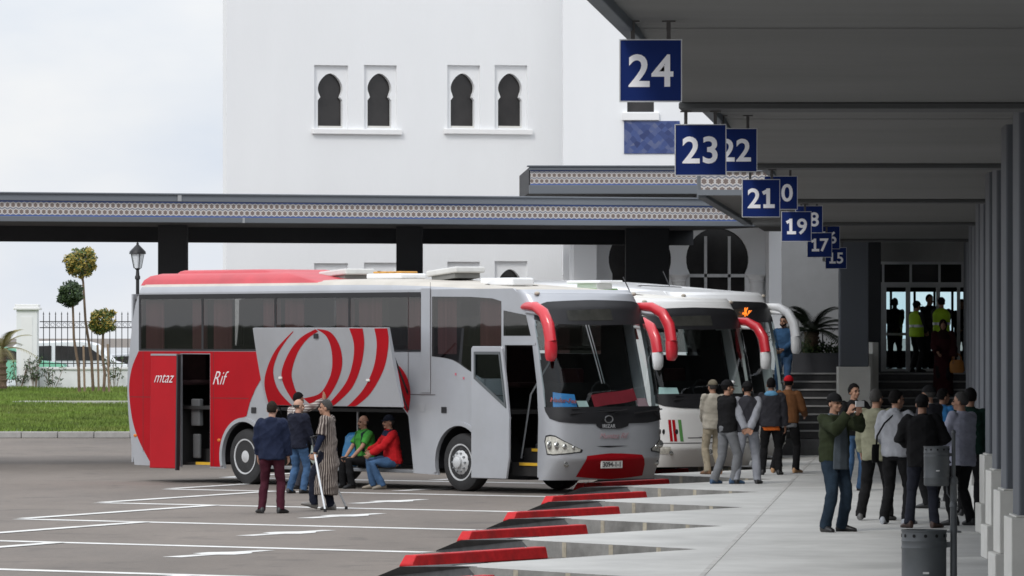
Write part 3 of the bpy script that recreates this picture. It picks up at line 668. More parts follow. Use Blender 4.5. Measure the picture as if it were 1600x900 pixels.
t = thing('stair_cheek', 'stepped pale stone cheek wall between porch column and right flight', 'wall', (PT(1359, 600, 121).x, 120.95, PZ))
MB().box(-.06, .07, 0, .9, 0, z(553)).build('lower_block', STONE, t, smooth=0, bevel=.01); MB().box(.075, .20, .3, 2.2, 0, z(535)).build('upper_block', STONE, t, smooth=0, bevel=.01)

t = thing('glazed_entrance', 'glazed entrance front with grey frames and door at the platform end', 'entrance', (PT(1375, 500, 128).x, 128, LZ))
ex = lambda px: (px - 1375) * 128 / FPX; ez = lambda py: CAM_Z - (py - HZ) * 128 / FPX - LZ
FRM = mat('grey_door_frame', (.60, .61, .62), .5, var=.06)
mb = MB()
for px, w_ in ((1380, 10), (1419, 7), (1466, 6), (1498, 5), (1524, 8)): mb.box(ex(px) - w_ * .0071, ex(px) + w_ * .0071, 0, .10, 0, ez(442))
mb.box(ex(1375), ex(1560), -.01, .11, ez(449), ez(441)).box(ex(1375), ex(1560), -.01, .11, ez(413), ez(407)).box(ex(1375), ex(1560), -.01, .11, 0, .06)
for px in (1380, 1423, 1468, 1504): mb.box(ex(px) - .025, ex(px) + .025, .005, .09, ez(441), ez(413))
mb.build('frame', FRM, t, smooth=0)
MB().box(ex(1383), ex(1417), .02, .07, ez(522) - .03, ez(522) + .03).build('push_bar', METAL, t, smooth=0)
MB().box(ex(1375), ex(1560), .04, .05, ez(441), ez(413)).build('transom_glass', DKGLASS, t, smooth=0)
MB().box(ex(1384), ex(1416), .04, .05, .06, ez(449)).build('glass', glass('door_glass', (.93, .96, .97)), t, smooth=0)
t = thing('entrance_hall', 'dim entrance hall seen through the doors with bright far windows', 'hall', (PT(1375, 500, 128).x, 128.4, LZ))
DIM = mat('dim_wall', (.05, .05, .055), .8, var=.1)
z1, z0 = CAM_Z - (456 - HZ) * 143 / FPX - LZ, CAM_Z - (548 - HZ) * 143 / FPX - LZ
hx = lambda px: (px - 1375) * 143 / FPX + (1375 - 800) * (143 - 128) / FPX
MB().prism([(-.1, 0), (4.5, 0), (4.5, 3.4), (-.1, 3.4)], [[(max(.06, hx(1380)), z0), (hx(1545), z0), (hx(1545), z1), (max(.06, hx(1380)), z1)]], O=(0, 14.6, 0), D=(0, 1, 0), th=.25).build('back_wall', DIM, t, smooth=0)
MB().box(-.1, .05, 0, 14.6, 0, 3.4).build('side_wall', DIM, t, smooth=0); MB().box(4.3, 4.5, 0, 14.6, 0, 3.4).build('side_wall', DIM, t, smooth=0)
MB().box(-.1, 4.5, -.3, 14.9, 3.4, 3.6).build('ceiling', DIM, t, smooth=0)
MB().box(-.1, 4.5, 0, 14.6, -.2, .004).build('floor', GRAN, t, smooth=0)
mb = MB()
for px in (1392, 1429, 1460, 1488, 1507, 1528): mb.box(hx(px) - .03, hx(px) + .03, 14.55, 14.62, z0, z1)
mb.build('window_bar', BLKM, t, smooth=0)
MB().box(hx(1378), hx(1545), 14.7, 14.71, z0, z1).build('window_glass', glass('aqua_glass', (.84, .96, .98)), t, smooth=0)

# litter bins on posts
BINM = mat('bin_paint', (.085, .093, .10), .5, .2, var=.12, scale=4, dirt=.35, dirt_col=(.13, .13, .13))
def litter_bin(px, Y, label, dx):
    t = thing('litter_bin', label, 'litter bin', (PT(px, 0, Y).x, Y, PZ), group='swing litter bins on posts')
    MB().lathe([(.10, 0), (.10, .02), (.05, .03), (.045, .10), (.045, .62), (.052, .63), (.058, .66), (.05, .70), (.026, .73), (.024, 1.27), (.03, 1.28), (.026, 1.31), (0, 1.325)], 16).build('post', BINM, t)
    b = MB(); b.lathe([(.0, .60), (.15, .60), (.163, .615), (.165, .63), (.165, .70), (.169, .71), (.165, .72), (.165, .97), (.169, .98), (.165, .99), (.165, 1.02), (.169, 1.03), (.165, 1.04), (.165, 1.095), (.17, 1.10), (.17, 1.11), (.158, 1.11), (.155, .64), (0, .64)], 32, (-dx, 0, 0))
    for a in range(0, 360, 30):
        d = Vector((math.cos(R(a)), math.sin(R(a)), 0)); b.lathe([(.0, 0), (.013, 0), (.013, .003), (0, .003)], 8, d * .1645 + Vector((-dx, 0, 1.068)), d.to_track_quat('Z', 'Y').to_matrix(), 1)
    bn = b.build('bucket', [BINM, mat('hole_black', (.005, .005, .005), .9)], t)
    MB().tube([(-dx + .13, 0, .655), (-.02, 0, .64)], .012, 6).tube([(-dx + .13, 0, .60), (-.08, 0, .50), (-.02, 0, .42)], .010, 6).box(-dx + .16, -.02, -.02, .02, .98, 1.02).build('bracket', BINM, t)
    MB().box(-dx - .02, -dx + .025, -.172, -.1655, .79, .805).build('sticker', mat('bin_sticker', (.6, .6, .6), .5), bn, smooth=0)
    return t
litter_bin(1490, 74.0, 'grey litter bin on a thin post beside the man in a pale shirt', .218)
nb_ = litter_bin(1490, 42.4, 'grey litter bin in the foreground, cut by the bottom picture edge', .218)
# ------------------------------------------------------------------ coaches
X0T = [(.2, 2.12), (.6, 2.25), (1.3, 2.25), (1.8, 2.2), (2.4, 2.07), (2.9, 1.92), (3.2, 1.78), (3.45, 1.6), (3.7, 1.3)]
DTT = [(.2, .42), (.6, .55), (1.3, .55), (1.8, .5), (2.4, .46), (3.2, .42), (3.5, .4)]
def FS(s_, z, off=0.0):
    """point on the bowed coach front: s_ runs across (0 door side, 1 far side), z is height"""
    def raw(s_, z):
        th = s_ * math.pi; c = math.cos(th); n_ = 2 / 2.8
        return Vector((lerp(X0T, z) + lerp(DTT, z) * max(abs(math.sin(th)), 1e-5) ** n_, 1.25 - 1.25 * math.copysign(abs(c) ** n_, c), z))
    p = raw(s_, z)
    if off:
        a = raw(min(1, s_ + .01), z) - raw(max(0, s_ - .01), z); b = raw(s_, z + .02) - raw(s_, z - .02); n_ = a.cross(b).normalized()
        if n_.x < 0: n_ = -n_
        p = p + n_ * off
    return p
def inside(poly, x, y):
    c = False; j = len(poly) - 1
    for i in range(len(poly)):
        (a, b), (d, e) = poly[i], poly[j]
        if (b > y) != (e > y) and x < (d - a) * (y - b) / (e - b) + a: c = not c
        j = i
    return c
def patch(poly, off, nx=28, nz=28, fn=FS, th=0.0):
    """convex outline in (s, z) laid on the coach front"""
    bm = bmesh.new(); xs = [p[0] for p in poly]; zs = [p[1] for p in poly]; x0, x1, z0, z1 = min(xs), max(xs), min(zs), max(zs)
    g = [[bm.verts.new((x0 + (x1-x0)*i/nx, z0 + (z1-z0)*j/nz, 0)) for i in range(nx+1)] for j in range(nz+1)]
    for j in range(nz):
        for i in range(nx): bm.faces.new((g[j][i], g[j][i+1], g[j+1][i+1], g[j+1][i]))
    ar = sum(poly[i][0]*poly[(i+1) % len(poly)][1] - poly[(i+1) % len(poly)][0]*poly[i][1] for i in range(len(poly))); sg = 1 if ar > 0 else -1
    for i in range(len(poly)):
        a, b = Vector((*poly[i], 0)), Vector((*poly[(i+1) % len(poly)], 0)); d = b - a
        if d.length < 1e-6: continue
        bmesh.ops.bisect_plane(bm, geom=bm.verts[:] + bm.edges[:] + bm.faces[:], dist=1e-6, plane_co=a, plane_no=Vector((d.y, -d.x, 0)) * sg, clear_outer=True)
    bm.verts.index_update(); mb = MB()
    vs = [fn(v.co.x, v.co.y, off) for v in bm.verts]; mb.add(vs, [tuple(v.index for v in f.verts) for f in bm.faces]); bm.free(); return mb

SILV = mat('silver_paint', (.44, .455, .485), .34, .35, var=.05, scale=1.2, coat=.35, dirt=.35, dirt_col=(.33, .325, .315))
REDP = mat('red_paint', (.365, .004, .010), .45, var=.08, scale=1.5, spec=.14, dirt=.12, dirt_col=(.30, .012, .02))
REDM = mat('red_mirror_shell', (.62, .03, .045), .28, var=.06, coat=.5)
WPNT = mat('white_coach_paint', (.78, .78, .77), .3, var=.04, scale=1, coat=.4, dirt=.2, dirt_col=(.6, .58, .55))
WTOP = mat('clean_white_paint', (.82, .83, .84), .3, var=.03, scale=1, coat=.4)
DUST = mat('dusty_roof', (.50, .47, .42), .75, var=.12, scale=1.2, dirt=.5, dirt_col=(.34, .30, .25))
CREAM = mat('cream_roof', (.66, .64, .59), .6, var=.08, scale=1.2, dirt=.4, dirt_col=(.5, .47, .42))
PINKT = mat('faded_red_pod', (.50, .055, .07), .5, var=.12, scale=1.5, dirt=.3, dirt_col=(.40, .08, .09))
BLKP = mat('black_trim', (.014, .014, .016), .45, var=.2)
DARKI = mat('dark_interior', (.022, .021, .021), .8, var=.2)
RUB = mat('tyre_rubber', (.022, .022, .023), .8, var=.25, scale=6, bump=.2)
RIM = mat('wheel_rim', (.55, .56, .57), .4, .15, var=.12, scale=8, dirt=.45, dirt_col=(.22, .20, .18))
YEL = mat('yellow_edge', (.70, .42, .03), .6, var=.1)
SEATM = mat('seat_fabric', (.030, .010, .012), .9, var=.3, scale=9)
CURT = mat('curtain_cloth', (.62, .29, .32), .9, var=.25, scale=1, stretch=(12, 12, .4))
TINT = glass('coach_side_glass', (.50, .50, .49), .88, .015, 1.9); WSG = glass('windscreen_glass', (.66, .72, .72), .8)
CHROME = mat('lamp_reflector', (.55, .55, .53), .18, .85, var=.3, scale=14)
LENS = glass('headlight_lens', (.85, .86, .82))
LENSW = mat('clear_lamp', (.62, .61, .55), .15, .3, var=.35, scale=16)
PLATE = mat('plate_white', (.62, .62, .60), .5, var=.05); INK = mat('plate_ink', (.03, .03, .03), .6)
RAMP = mat('amber_lens', (.65, .18, .02), .3)

def coach(loc, label, P):
    t = thing('coach', label, 'coach', loc, R(-50), 'coaches parked nose in at the bays')
    paint, roofm = P['paint'], P['roof']; op = P.get('open', False)
    # --- side wall facing the camera: openings are notches of its outline
    edge = [(lerp(X0T, z), z) for z in (.28, .6, 1.3, 1.8, 2.4, 2.9, 3.2, 3.45)]
    rear = smoothpoly([(-9.42, 3.52), (-9.58, 3.2), (-9.78, 2.2), (-9.80, 1.6), (-9.72, .9), (-9.58, .30)], 4)
    ark = lambda cx: arc(cx, .51, .64, 201, -21, 18)
    bot = []
    if op: bot += [(-8.14, .29), (-8.14, 2.38), (-7.23, 2.38), (-7.23, .29)]
    bot += ark(-6.2)
    if op: bot += [(-5.42, .36), (-5.42, 1.66), (-1.80, 1.66), (-1.42, 1.3), (-1.28, .36), (-1.28, .30)]
    bot += ark(0)
    if op: bot += [(1.22, .29), (1.22, 2.58), (1.97, 2.58), (2.09, 1.9), (2.13, 1.3), (2.10, .29)]
    outline = rear + bot + edge + [(1.45, 3.54)]
    band = [(-9.42, 2.46), (-1.06, 2.46), (-1.06, 3.46), (-9.36, 3.46)]
    fw = smoothpoly([(-.76, 2.36), (-.2, 2.30), (.25, 2.12), (.62, 1.98)], 4) + [(1.14, 1.98), (1.14, 3.32), (.9, 3.37), (.3, 3.40), (-.76, 3.41)]
    qw = [(1.20, 2.72), (1.93, 2.72), (1.80, 3.08), (1.20, 3.16)]
    sw = MB().prism(outline, [band, fw, qw], D=(0, 1, 0), th=.05)
    body = sw.build('side_wall', paint, t, smooth=30)
    MB().prism([(-9.55, .3)] + ark(-6.2) + ark(0) + [(2.2, .3), (2.2, 1.3), (1.6, 3.45), (-9.5, 3.45), (-9.78, 1.7)], [[(-9.42, 2.46), (1.0, 2.40), (1.0, 3.4), (-9.36, 3.46)]], O=(0, 2.45, 0), D=(0, 1, 0), th=.05).build('far_wall', paint, t, smooth=0)
    MB().prism([(.05, .35), (2.45, .35), (2.45, 3.5), (.05, 3.5)], O=(-9.74, 0, 0), U=(0, 1, 0), D=(1, 0, 0), th=.05).build('rear_wall', paint, t, smooth=0)
    # glass
    seams = [-9.42, -7.47, -5.27, -3.11, -1.06]
    for a, b in zip(seams, seams[1:]):
        w = MB().box(a + .012, b - .012, -.004, .010, 2.44, 3.49).build('side_window', TINT, t, smooth=0)
        MB().box(a - .012, a + .05, -.008, -.0045, 2.44, 3.49).box(a + .05, b - .012, -.008, -.0045, 3.40, 3.49).box(a + .05, b - .012, -.008, -.0045, 2.44, 2.475).build('window_border', BLKP, w, smooth=0)
    w = MB().prism(fw, O=(0, -.004, 0), D=(0, 1, 0), th=.012).build('front_side_window', TINT, t, smooth=0)
    MB().prism(qw, O=(0, -.004, 0), D=(0, 1, 0), th=.012).build('quarter_window', TINT, t, smooth=0)
    MB().box(-9.4, 1.0, 2.44, 2.449, 2.46, 3.42).build('far_window', TINT, t, smooth=0)
    # --- front shell, windscreen
    ws = [(.025, 1.42), (.06, 1.30), (.15, 1.245), (.30, 1.215), (.47, 1.205), (.64, 1.215), (.80, 1.26), (.93, 1.36), (.975, 1.5), (.985, 2.2), (.965, 3.0), (.90, 3.26), (.75, 3.315), (.5, 3.335), (.25, 3.30), (.12, 3.22), (.045, 2.9), (.018, 2.2), (.016, 1.7)]
    if 'ws_low' in P: ws = [(a, b if b > 1.6 else b + P['ws_low'] + .06 * abs(a - .5)) for a, b in ws]
    hole = [(.5 + (a - .5) * .975, 2.25 + (b - 2.25) * .975) for a, b in ws]
    mb = MB(); ns, nz = 72, 84; vs = []; fs = []
    for j in range(nz + 1):
        z = .24 + (3.52 - .24) * j / nz
        for i in range(ns + 1): vs.append(FS(i / ns, z))
    for j in range(nz):
        for i in range(ns):
            if not inside(hole, (i + .5) / ns, .24 + (3.52 - .24) * (j + .5) / nz): q = j * (ns + 1) + i; fs.append((q, q + 1, q + ns + 2, q + ns + 1))
    mb.add(vs, fs).build('front_shell', paint, t, smooth=60)
    wsc = patch(ws, .008, 40, 40).build('windscreen', WSG, t, smooth=60)
    zl = 1.50 + P.get('ws_low', 0)
    low = [p for p in ws if p[1] < zl]
    lowp = sorted(low, key=lambda p: p[0]); lowp = lowp + [(.978, zl), (.017, zl)]
    patch(lowp, .012, 40, 8).build('black_border', BLKP, wsc, smooth=60)
    top = [(.06, 3.0), (.12, 3.22), (.25, 3.30), (.5, 3.335), (.75, 3.315), (.90, 3.26), (.96, 3.02), (.85, 2.93), (.5, 2.90), (.17, 2.93)]
    patch(top[::-1], .012, 40, 12).build('black_border', BLKP, wsc, smooth=60)
    patch([(.35, 2.97), (.54, 2.98), (.545, 3.18), (.358, 3.15)], .016, 12, 6).build('destination_display', mat('display_glass', (.045, .045, .04), .12, var=.5, scale=2), wsc, smooth=60)
    a, b = FS(.44, 2.9, .02), FS(.47, 1.5 + P.get('ws_low', 0), .02)
    if P.get('split'):
        MB().tube([a.lerp(b, q) + Vector((.03 * q * (1 - q), 0, 0)) for q in (0, .25, .5, .72)], .012, 6).tube([a.lerp(b, q) + Vector((.03 * q * (1 - q), .06, 0)) for q in (0, .25, .5, .72)], .010, 6).build('centre_strip', METAL, wsc)
    for s0, s1 in ((.25, .44), (.62, .44 + .03)):
        p0, p1 = FS(s0 + .18, 1.27 + P.get('ws_low', 0), .03), FS(s1 - .18 if s0 < .5 else .80, 1.46 + P.get('ws_low', 0), .035)
        mid = FS(.5 if s0 < .5 else .68, 1.42 + P.get('ws_low', 0), .05)
        MB().tube([p0, mid, p1], .012, 6).tube([FS((.24 if s0 < .5 else .55), 1.38 + P.get('ws_low', 0), .05), mid, FS((.52 if s0 < .5 else .86), 1.44 + P.get('ws_low', 0), .05)], .014, 6).build('wiper', BLKP, t)
    # --- roof: rings that shrink inward and rise
    out = [(-9.42, 0.0)] + [(-9.42 + (1.58 + 9.42) * k / 20, 0) for k in range(1, 21)]
    out += [FS(k / 40, 3.45)[:2] for k in range(0, 41)]
    out += [(1.58 - (1.58 + 9.42) * k / 20, 2.5) for k in range(0, 21)]
    hgt = P.get('roof_h', .25)
    prof = [(0, 0), (.012, .28), (.04, .52), (.12, .74), (.32, .88), (.7, .96), (1.22, 1.0)]
    rings = []
    for d, h in prof:
        r_ = []
        for x, y in out:
            ky = 1 - d / 1.25; f = max(0, min(1, (x + 1.5) / 3.2)); rr = max(0, min(1, (-8.8 - x) / .6))
            r_.append(Vector((x - d * 2.4 * f * f + d * .5 * rr, 1.25 + (y - 1.25) * ky, 3.50 + hgt * h * (1 - .62 * max(0, min(1, (x - d * 2.4 * f * f + 3.4) / 4.6)) ** 1.6) - .05 * f)))
        rings.append(r_)
    mb = MB(); mb.loft(rings[:3], False).build('cant_rail', P.get('cant', paint), t, smooth=50)
    MB().loft(rings[2:], True).build('roof', roofm, t, smooth=50)
    for s_ in (.2, .9): MB().ell(FS(s_, 3.44, .02), (.05, .05, .035), 8, 5).build('marker_lamp', mat('marker_lens', (.45, .40, .33), .4), t)
    # --- lamps, bumper, plate
    zo = P.get('lamp_dz', 0)
    for mir in (0, 1):
        f = (lambda s_: s_) if not mir else (lambda s_: 1 - s_)
        hl = [(f(a), b + zo) for a, b in [(.02, .90), (.03, .985), (.07, 1.0), (.12, .985), (.22, .88), (.315, .775), (.31, .735), (.22, .71), (.10, .69), (.04, .70)]]
        if P.get('square_lamps'): hl = [(f(a), b) for a, b in [(.10, .50), (.20, .50), (.205, .64), (.105, .64)]]
        h_ = patch(hl if not mir else hl, .010, 20, 10).build('headlight', LENSW, t, smooth=60)
        if not P.get('square_lamps'):
            cx = sum(p[0] for p in hl) / 10; cz = sum(p[1] for p in hl) / 10
            rim = [(cx + (a - cx) * 1.09, cz + (b - cz) * 1.16) for a, b in hl]; patch(rim, .005, 20, 10).build('lamp_rim', BLKP, h_, smooth=60)
            for q, rr in ((.07, .085), (.135, .07), (.20, .05), (.265, .035)):
                c = FS(f(q), .84 + zo - .25 * max(0, q - .12), .008); MB().ell(c, (.03, rr, rr), 12, 7).build('reflector', CHROME, h_)
        c = FS(f(.225), .52, .005); MB().ell(c, (.02, .06, .055), 14, 7).build('fog_lamp', CHROME, t)
    if 'bumper_red' in P: patch([(.33, .30), (.345, .50), (.362, .735), (.48, .70), (.585, .735), (.64, .50), (.66, .30), (.5, .25)], .006, 24, 16).build('bumper_panel', P['bumper_red'], t, smooth=60)
    patch([(.25, .93), (.32, .865), (.40, .83), (.47, .82), (.54, .83), (.60, .865), (.63, .90), (.60, .845), (.54, .805), (.47, .795), (.40, .805), (.32, .84)][::-1] if False else [(.34, .845), (.47, .80), (.58, .845), (.47, .83)], .006, 20, 6).build('grille_slot', BLKP, t, smooth=60)
    zp = P.get('plate_z', .52); u_ = (FS(.53, zp) - FS(.43, zp)).normalized(); c = FS(.485, zp, .03)
    pl = MB().box(-.24, .24, -.012, .012, -.065, .065, Matrix.Translation(c) @ Matrix((u_, Vector((-u_.y, u_.x, 0)), Vector((0, 0, 1)))).transposed().to_4x4()).build('number_plate', PLATE, t, smooth=0, bevel=.006)
    lettering('plate_number', P['plate'], .115, INK, c + Vector((.0145, -.001, 0)), u_, (0, 0, 1), pl, bold=.002)
    # --- bonnet badge
    if 'badge' in P:
        patch([(.405, 1.235), (.41, 1.17), (.43, 1.125), (.50, 1.12), (.525, 1.165), (.53, 1.235)], .014, 14, 6).build('badge_plate', BLKP, t, smooth=60)
        c = FS(.468, 1.165, .022); lettering('badge_letters', P['badge'], .085, ALU, c, u_, (0, 0, 1), t, bold=.003, spacing=1.15)
        MB().tube([c + Vector((.0, .09 * math.cos(k * .393), .12 + .06 * math.sin(k * .393))) for k in range(17)], .011, 6).build('badge_ring', METAL, t)
    # --- wheels
    for x, twin in ((0, False), (-6.2, True)):
        for side in (0, 1):
            y = .03 if not side else 2.47; sg = 1 if not side else -1
            M_ = Matrix.Rotation(R(90 if not side else -90), 3, 'X'); o_ = Vector((x, y, .51))
            w = MB(); w.lathe([(.30, .0), (.36, -.005), (.44, .0), (.49, .025), (.508, .07), (.51, .24), (.49, .28), (.30, .29)][::1], 40, o_, Matrix(((1, 0, 0), (0, 0, sg), (0, 1, 0))))
            wh = w.build('wheel', RUB, t, smooth=30)
            Mw = Matrix(((1, 0, 0), (0, 0, sg), (0, 1, 0))); r_ = MB()
            if not twin:
                r_.lathe([(.315, .004), (.325, -.012), (.30, -.010), (.285, .03), (.275, .05), (.24, .02), (.20, -.01), (.135, -.045), (.11, -.06), (.10, -.10), (.075, -.115), (.0, -.118)], 32, o_, Mw)
            else:
                r_.lathe([(.315, .004), (.325, -.012), (.30, -.010), (.285, .04), (.27, .06), (.25, .10), (.17, .115), (.14, .10), (.13, .03), (.11, .0), (.0, -.01)], 32, o_, Mw)
            for k in range(10):
                a = k * 2 * math.pi / 10; q = Vector((math.cos(a), 0, math.sin(a)))
                r_.lathe([(.017, .0), (.017, -.035), (.0, -.04)], 6, o_ + q * .165 + Vector((0, sg * (.10 if twin else -.03), 0)), Mw, 1)
                a += .31; q = Vector((math.cos(a), 0, math.sin(a))); r_.ell(o_ + q * .225 + Vector((0, sg * (.100 if twin else .004), 0)), (.030, .012, .040) if not twin else (.046, .012, .046), 8, 5, None, 2)
            r_.build('rim', [RIM, METAL, BLKP], wh, smooth=35)
        mb = MB(); ar_ = arc(x, .51, .66, 196, -16, 22)
        mb.loft([[Vector((px_, yy, pz_)) for px_, pz_ in ar_] for yy in (-.028, -.002)] and [[Vector((cx_, -.001, cz_)), Vector((cx_, -.03, cz_)), Vector((dx_, -.03, dz_)), Vector((dx_, -.001, dz_))] for (cx_, cz_), (dx_, dz_) in zip(arc(x, .51, .64, 196, -16, 22), arc(x, .51, .71, 196, -16, 22))])
        mb.build('wheel_arch', P.get('arch', paint), t, smooth=40)
        mb = MB(); mb.loft([[Vector((x + .66 * math.cos(R(a)), yy, .51 + .66 * math.sin(R(a)))) for a in range(-10, 191, 10)] for yy in (.055, .9)], False, 0, False).box(x - .75, x + .75, .92, 1.58, .2, .6)
        mb.build('wheel_well', BLKP, t)
    # --- inside
    MB().prism([(-9.55, .4), (1.95, .4), (1.95, 1.3), (1.45, 3.40), (-9.5, 3.40)], [[(-9.42, 2.46), (1.0, 2.40), (1.0, 3.36), (-9.36, 3.38)]], O=(0, 2.40, 0), D=(0, 1, 0), th=.03).build('side_lining', DARKI, t, smooth=0)
    MB().box(-9.66, -9.63, .08, 2.40, .5, 3.40).build('rear_lining', DARKI, t, smooth=0)
    MB().box(-9.6, 1.15, .06, 2.44, 1.36, 1.42).box(-9.6, -8.2, .06, 2.44, .32, .38).box(-7.2, -5.5, .7, 2.44, .32, .38).box(-1.2, 1.2, 1.0, 1.5, .3, .4).build('floor', DARKI, t, smooth=0)
    MB().box(-9.6, 1.2, .06, 2.44, 3.42, 3.46).build('headliner', mat('headliner', (.20, .20, .20), .9), t, smooth=0)
    for q in ((-1.22, -1.18, .06, 2.40, .35, 1.36), (-5.50, -5.46, .06, 2.40, .35, 1.36), (-1.0, 1.2, 2.0, 2.38, .4, 1.36), (-8.25, -8.2, .06, 2.40, .38, 1.36), (-7.2, -7.16, .06, 2.40, .38, 2.44), (-9.6, -5.5, 2.3, 2.38, .38, 1.36)): MB().box(*q).build('bulkhead', DARKI, t, smooth=0)
    MB().box(1.15, 2.25, 1.9, 2.40, .9, 1.0).box(1.05, 1.15, .9, 2.44, .5, 1.9).build('cab_panel', DARKI, t, smooth=0)
    mb = MB()
    for k in range(17):
        s_ = .04 + .92 * k / 16; pass
    dash = [[FS(s_, z_, -.10 - dd) for s_ in [.05 + .9 * k / 16 for k in range(17)]] for z_, dd in ((1.0, .0), (1.45, .0), (1.52, .08), (1.50, .45), (1.05, .55))]
    MB().loft(dash, False, 0, False).build('dashboard', DARKI, t, smooth=30)
    MB().tube([(1.75, 1.75 + .22 * math.cos(k * .524), 1.72 + .2 * math.sin(k * .524)) for k in range(13)], .018, 6).build('steering_wheel', BLKP, t)
    seat0 = None
    for k in range(10):
        x = -8.6 + k * .88
        if op and -8.3 < x < -7.1: continue
        for y in (.10, 1.56):
            if seat0 is None:
                seat0 = MB().box(0, .45, 0, .84, .38, .48).box(-.1, .04, 0, .84, .45, 1.12).build('passenger_seat', SEATM, t, smooth=0, bevel=.04); o = seat0
            else: o = seat0.copy(); COL.objects.link(o); o.parent = t
            o.location = (x, y, 1.42)
    MB().box(.9, 1.35, 1.55, 2.05, 1.35, 1.45).box(.85, .98, 1.55, 2.05, 1.45, 2.15).build('driver_seat', mat('driver_fabric', (.05, .010, .012), .9), t, smooth=0, bevel=.05)
    for a, wd in ((-9.35, 30), (-7.9, 24), (-7.25, 30), (-5.75, 26), (-5.1, 30), (-3.6, 26), (-2.95, 34), (-1.55, 24), (-.72, 26), (.45, 32)):
        c = MB(); pts = [(a + .02 * k, .10 + .025 * math.sin(k * 2.1)) for k in range(wd)]
        c.loft([[Vector((x, y, z)) for x, y in pts] for z in (2.40, 3.38)], False, 0, False); c.build('curtain', CURT, t, smooth=60)
    # --- mirrors on bowed arms
    for side in (0, 1):
        y = lambda q: (-q if not side else 2.5 + q); mm = P['mirror'][side]
        if mm is None: continue
        z_ = P.get('mir_z', 0)
        pts = [(1.55, y(-.10), 3.20), (1.85, y(.02), 3.235), (2.15, y(.08), 3.22), (2.40, y(.11), 3.11), (2.55, y(.13), 2.90), (2.61, y(.13), 2.62)]
        arm = MB().tube([Vector(p) + Vector((0, 0, z_)) for p in pts], [.05, .07, .09, .105, .12, .12], 12, [.05, .065, .075, .085, .09, .085], up=(1, 0, 0)).build('mirror_arm', mm[0], t, smooth=60)
        pts2 = [(2.61, y(.13), 2.622), (2.62, y(.13), 2.50), (2.62, y(.13), 2.36), (2.60, y(.13), 2.30)]
        MB().tube([Vector(p) + Vector((0, 0, z_)) for p in pts2], [.121, .123, .115, .085], 12, [.086, .09, .085, .05], up=(1, 0, 0)).build('mirror_head', mm[1], t, smooth=60)
        MB().tube([Vector(p) + Vector((0, 0, z_)) for p in [(1.50, y(-.14), 3.10), (1.9, y(.0), 3.13), (2.25, y(.08), 3.10)]], [.05, .045, .03], 8).build('mirror_bracket', paint, t, smooth=60)
    return t

A1 = (-.917, 100.6, 0)
bus = coach(A1, 'silver and red coach in front with open doors and raised luggage flap', dict(paint=SILV, roof=DUST, open=True, bumper_red=REDP, plate='3094-1-1', badge='IRIZAR', split=True,
            mirror=[(REDM, REDM), (REDM, REDM)]))
F2 = Vector((.643, -.766, 0)); N2 = Vector((.766, .643, 0))
A2 = Vector((2.63, 108.9, 0)) - F2 * 2.28
bus2 = coach(A2, 'white coach with red mirror arms and red and green stripes, second from the front', dict(paint=WPNT, roof=CREAM, plate='33014', ws_low=.16, square_lamps=True, roof_h=.24, plate_z=.55, mir_z=-.16,
             mirror=[(REDM, WTOP), (REDM, WTOP)]))
A3 = Vector((3.62, 117.2, 0)) - F2 * 2.28
bus2.scale = (1, 1, .975)
bus3 = coach(A3, 'tall white coach with one long white mirror, farthest of the three', dict(paint=WTOP, roof=WTOP, plate='5521', roof_h=.30, mirror=[None, (WTOP, WTOP)]))
bus3.scale = (1, 1, 1.025)

# details of the front coach (local: x forward, y inward, z up)
def flat(name, pts, m, par, off=-.004, th=.003, holes=()):
    return MB().prism(pts, holes, O=(0, off, 0), D=(0, -1, 0), th=th).build(name, m, par, smooth=0)
arkr = arc(-6.2, .51, .715, 196, 92, 14)
redp = smoothpoly([(-9.44, 2.43), (-9.66, 2.1), (-9.74, 1.7), (-9.64, 1.15), (-9.40, .72), (-9.02, .30)], 5) + [(-8.155, .30), (-8.155, 2.395), (-7.215, 2.395), (-7.215, .31)] + [(-6.93, .31)] + arkr + [(-6.12, 1.25), (-6.02, 1.5), (-5.85, 1.75), (-5.62, 2.0), (-5.45, 2.2), (-5.42, 2.43)]
flat('red_livery', redp, REDP, bus)
flat('red_livery', smoothpoly([(-2.3, 1.70), (-2.3, 2.3), (-1.75, 2.22), (-1.45, 1.98), (-1.36, 1.70), (-1.40, 1.42)], 5) + [(-1.44, 1.36), (-1.80, 1.685)], REDP, bus)
mb = MB()
for a, b, c_, d in ((-9.7, -8.16, 1.57, 1.578), (-7.2, -6.05, 1.57, 1.578), (-1.36, -.66, 1.68, 1.69), (.62, 1.2, 1.68, 1.69), (-8.6, -8.594, .3, 2.42), (-1.42, -1.41, 1.68, 3.5), (-.80, -.79, 1.7, 3.66), (-7.12, -7.112, .32, 2.42), (.70, .708, 1.69, 2.1), (-9.30, -9.292, .55, 2.42)):
    MB().box(a, b, -.009, -.0075, c_, d).build('panel_gap', mat('panel_shadow_gap', (.05, .03, .03), .7), bus, smooth=0)
MB().box(-1.05, -.80, -.016, -.003, 1.72, 3.56).build('pillar_trim', SILV, bus, smooth=0, bevel=.01)
